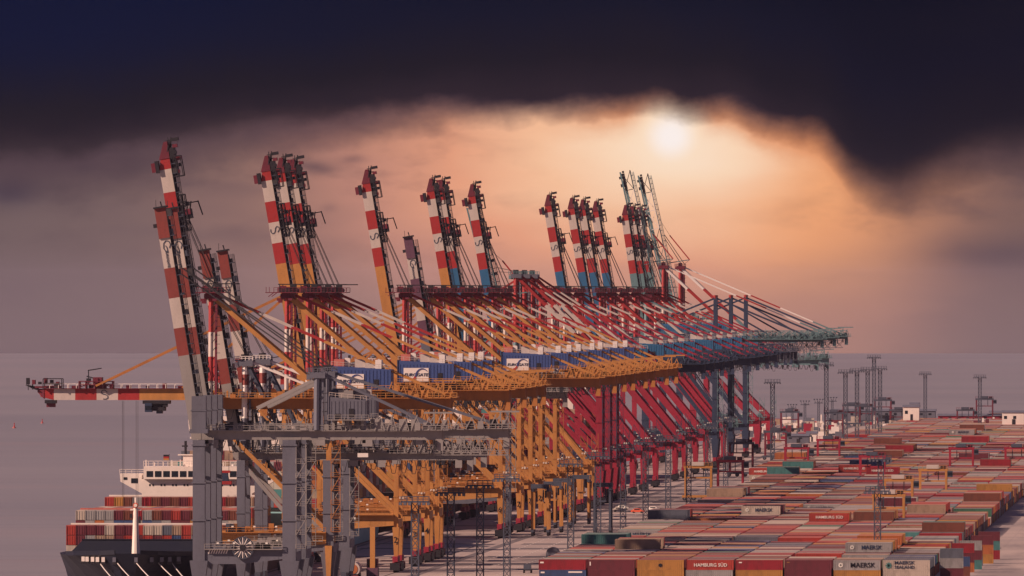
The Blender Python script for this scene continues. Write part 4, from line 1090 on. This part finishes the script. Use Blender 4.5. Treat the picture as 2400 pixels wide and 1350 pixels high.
carrier(YEL, 'y', 2050, .865, 'yellow straddle carrier straddling the rows left of the slender mast')
carrier(YEL, 'y', 2158, .757, 'yellow straddle carrier over the rows near the yard\'s right side')
carrier(YEL, 'y', 2075, .80, 'yellow straddle carrier with dark cab in the middle of the yard')
carrier(YEL, 'y', 1266, .872, 'yellow straddle carrier parked under the cranes, leftmost of its row', rz=R(90), h=14.5)
carrier(YEL, 'y', 1296, .86, 'yellow straddle carrier parked under the cranes, second of its row', rz=R(90), h=14.5)
carrier(YEL, 'y', 1318, .845, 'yellow straddle carrier parked under the cranes, third of its row', rz=R(90), h=14.5)
carrier(GRD, 'g', 1412, .865, 'dark straddle carrier standing alone on the apron right of the parked row', rz=R(90), h=14.5)
carrier(YEL, 'y', 1362, .83, 'yellow straddle carrier parked under the cranes, last of its row', rz=R(90), h=14.5)
_p = MB().beam((0,0,2.6),(0,0,13.5), 1.3, 1.3, YEL).box(-1.5,1.5,-2,3,.3,2.8,PUR).build('service_post', None, ((872-2930)/FPX*yk(1.025), yk(1.025), 0)); tag(_p, 'yellow upright post on a dark base, left of the leg numbered 2', 'post')
carrier(CRI, 'r', 1684, .72, 'red straddle carrier at the yard\'s far left corner')
carrier(CRI, 'r', 1842, .665, 'red straddle carrier in the far lane under the girders\' end')
carrier(CRI, 'r', 1918, .63, 'red straddle carrier beside the tall light mast')
carrier(CRI, 'r', 2228, .665, 'red straddle carrier in front of the far row of grey containers')
carrier(CRI, 'r', 2358, .665, 'red straddle carrier at the right edge of the picture')
carrier(CRI, 'r', 2018, .70, 'red straddle carrier left of the far dark lattice mast')
carrier(YEL, 'y', 1608, .745, 'yellow straddle carrier at the end of the red cranes')
for i, (px, k, h) in enumerate(((1795,.60,13),(1832,.50,11),(1935,.52,13),(1978,.48,12),(2008,.47,10),(2052,.465,13),(2088,.47,8),(2245,.47,8),(2290,.468,14),(1712,.66,14))):
    carrier(APX, 'p', px, k, 'far dark red gantry machine, %s from the left in the distant terminal' % nth(sorted([1795,1832,1935,1978,2008,2052,2088,2245,2290,1712]).index(px)), h=h, cat='gantry', grp='far gantry machines')

# ---------------------------------------------------------------- small things on the quay
def at(px, k): y = yk(k); return ((px-2930)/FPX*y, y, 0)
t = empty('tank_truck', at(812, 1.028)); tag(t, 'tank truck with a pale round tank seen from behind, on the apron', 'truck')
b = MB(); b.tube((1.4,0,2.7),(1.4,9,2.7), 1.9, WHT, 16); b.tube((1.4,-.1,2.7),(1.4,0,2.7), 1.35, CM['orange'], 16); b.build('tank', t)
b = MB(); b.box(0, 2.8, -.6, 12, .9, 1.4, DRK); b.box(-.1, 2.9, -.7, -.5, .5, 1., RED); b.build('chassis', t)
b = MB(); b.box(.1, 2.7, 10, 12.4, 1.3, 3.8, WHT); b.box(.3, 2.5, 12.38, 12.46, 2.4, 3.4, GLS); b.build('cab', t)
for y in (.6, 2., 8.6, 11.2):
    b = MB(); b.tube((-.05,y,.55),(.4,y,.55), .55, DRK, 10); b.tube((2.4,y,.55),(2.85,y,.55), .55, DRK, 10); b.build('wheel', t)
t = empty('van', at(858, 1.0)); tag(t, 'dark box van parked on the apron below the first yellow crane', 'van')
b = MB(); b.box(0, 2.8, 0, 5.6, .6, 3.4, PUR); b.hexa([(0,5.6,.6),(2.8,5.6,.6),(2.8,7.2,.6),(0,7.2,.6),(.1,5.6,2.9),(2.7,5.6,2.9),(2.7,6.4,2.2),(.1,6.4,2.2)], PUR); b.build('body', t)
b = MB(); b.box(.2, 1.35, -.05, 0, .9, 3.1, DRK); b.box(1.45, 2.6, -.05, 0, .9, 3.1, DRK); b.build('door', t)
for x in (.15, 2.4):
    for y in (1.1, 5.8): b = MB(); b.tube((x,y,.42),(x+.3,y,.42), .42, DRK, 10); b.build('wheel', t)
t = empty('shed', at(1280, .962)); tag(t, 'small grey round-roofed shed with a dark door on the apron', 'shed')
b = MB()
for i in range(10):
    a0, a1 = math.pi*i/10, math.pi*(i+1)/10
    b.hexa([(1.85-1.85*math.cos(a0),0,0),(1.85-1.85*math.cos(a1),0,0),(1.85-1.85*math.cos(a1),4,0),(1.85-1.85*math.cos(a0),4,0),
            (1.85-1.85*math.cos(a0),0,2.2+1.7*math.sin(a0)),(1.85-1.85*math.cos(a1),0,2.2+1.7*math.sin(a1)),(1.85-1.85*math.cos(a1),4,2.2+1.7*math.sin(a1)),(1.85-1.85*math.cos(a0),4,2.2+1.7*math.sin(a0))], GRY)
b.build('wall', t); b = MB(); b.box(.75, 3.0, -.08, 0, 0, 1.7, DRK); b.build('door', t)
t = empty('flatbed_truck', at(1226, 1.005)); tag(t, 'small dark flatbed truck near the front containers', 'truck')
b = MB(); b.box(0, 2.2, 0, 5, .7, 1., DRK); b.box(.1, 2.1, .2, 2., 1., 2.3, GRD); b.build('body', t)
for y in (.8, 4.2): b = MB(); b.tube((0,y,.45),(.3,y,.45), .45, DRK, 10); b.tube((1.9,y,.45),(2.2,y,.45), .45, DRK, 10); b.build('wheel', t)
def car(px, k, m, label):
    t = empty('car', at(px, k), R(82)); tag(t, label, 'car', 'cars on the apron')
    b = MB(); b.box(-.9, .9, 0, 4.5, .35, 1., m); b.hexa([(-.85,.9,1.),(.85,.9,1.),(.85,3.9,1.),(-.85,3.9,1.),(-.7,1.5,1.55),(.7,1.5,1.55),(.7,3.3,1.55),(-.7,3.3,1.55)], m); b.build('body', t)
    b = MB(); b.box(-.88, .88, 1.5, 3.3, 1.06, 1.42, GLS); b.build('window', t)
    for y in (.9, 3.6):
        for x in (-.9, .68): b = MB(); b.tube((x,y,.34),(x+.22,y,.34), .34, DRK, 10); b.build('wheel', t)
car(1467, .785, WHT, 'white car on the apron, left of the orange one'); car(1511, .79, ORG, 'orange car on the apron between two light masts'); car(1548, .783, SGN, 'pale car right of the orange one'); car(1475, .778, LAM, 'small pale car just behind the left white one')
# spreader hung between the grey legs
t = empty('hanging_spreader', (at(522,1.09)[0], yk(1.09), 27.6)); tag(t, 'red and dark blue lifting spreader hanging between the grey crane legs', 'spreader')
b = MB(); b.box(-1.9, 1.9, -1.2, 1.2, 0, .8, RED); b.hexa([(-1.2,-1,.8),(1.2,-1,.8),(1.2,1,.8),(-1.2,1,.8),(-.9,-1,2.8),(.9,-1,2.8),(.9,1,2.8),(-.9,1,2.8)], DBL); b.box(-1.5, 1.5, -.6, .6, 2.8, 3.4, RED); b.build('frame', t)
b = MB()
for x in (-1.2, 1.2): b.beam((x,0,3.4),(x,0,7.6), .12, .12, WIR)
b.build('rope', t)
# buoys out on the water
for px, pyy, r_, lab in ((27, 985, 1.2, 'small red buoy floating left of the lowered boom, nearer one'), (93, 973, 1.05, 'small red buoy floating left of the lowered boom, farther one')):
    y = 81*FPX/(pyy-683+2); o = empty('buoy', ((px-2930)/FPX*y, y, -6.6-y*y/(2*(2*81/(145/FPX)**2))*1.)); tag(o, lab, 'buoy', 'channel buoys')
    s = .62*r_; b = MB(); b.tube((0,0,-.8),(0,0,1.4*s), 1.5*s, PNK, 12); b.build('float', o); b = MB(); b.tube((0,0,1.4*s),(0,0,4.2*s), .8*s, RED, 8, .25*s); b.box(-.4*s,.4*s,-.4*s,.4*s,4.2*s,5.1*s,RED); b.build('lantern', o)
# vehicles, lockers and small huts crowding the far end of the terminal
r6 = random.Random(6); b = MB(); ms_ = [GRY, SGN, CM['maroon'], CM['slate'], CREAM, CM['tan'], GRD, CM['cream'], CRI]
for i in range(620):
    yy = 6350+r6.random()*960; px = 1700+r6.random()*740; x_ = (px-2930)/FPX*yy; w_ = .8+r6.random()**2*4; h_ = 1.2+r6.random()**3*3.6
    if px > 1960 and yy < 7050: continue
    b.box(x_, x_+w_, yy, yy+3, 0, h_, r6.choice(ms_))
tag(b.build('port_clutter'), kind='stuff')
# buildings and sheds at the far end of the terminal
for i, (px, k, w, h, m, lab) in enumerate(((1892,.535,5,4,CREAM,'small pale workshop with dark doorway right of the last cranes'),(1845,.54,11,3.4,GRY,'low grey shed left of the small pale workshop'),(2118,.475,9,10,CREAM,'small pale building far off between the light masts'),(2134,.472,5,11,SGN,'narrow white building beside the pale one far off'),(2350,.49,12,9,CREAM,'small pale building at the far right of the terminal'),
        (2200,.468,60,4,CRI,'long low red shed at the terminal\'s far edge'),(1950,.463,60,6,GRY,'long grey shed far behind the light masts'),(2320,.463,40,5,SGN,'long pale shed far right'))):
    o = empty('warehouse', at(px, k)); tag(o, lab, 'building')
    b = MB(); b.box(0, w, 0, 14, 0, h, m); b.build('wall', o)
    b = MB(); b.hexa([(-.4,-.4,h),(w+.4,-.4,h),(w+.4,14.4,h),(-.4,14.4,h),(-.4,4,h+1.2),(w+.4,4,h+1.2),(w+.4,10,h+1.2),(-.4,10,h+1.2)], GRY); b.build('roof', o)
    b = MB(); b.box(w*.45, w*.6, -.1, 0, 0, h*.6, DRK); b.build('door', o)
    b = MB()
    for q in range(max(1, int(w/5))): b.box(1+q*5, 2.6+q*5, -.08, 0, h*.62, h*.8, GLS)
    b.build('window', o)

# ---------------------------------------------------------------- evening haze over water and quay
hm = bpy.data.materials.new('haze_air'); hm.use_nodes = True; t = hm.node_tree; t.nodes.clear()
vp = t.nodes.new('ShaderNodeVolumePrincipled'); vp.inputs['Density'].default_value = HAZE; vp.inputs['Color'].default_value = (.66,.60,.80,1); vp.inputs['Anisotropy'].default_value = .0
ou = t.nodes.new('ShaderNodeOutputMaterial'); t.links.new(vp.outputs[0], ou.inputs['Volume'])
h = MB(); h.box(-21000, 21000, -600, 38500, -125, 140, hm); o = h.build('haze'); tag(o, kind='stuff')
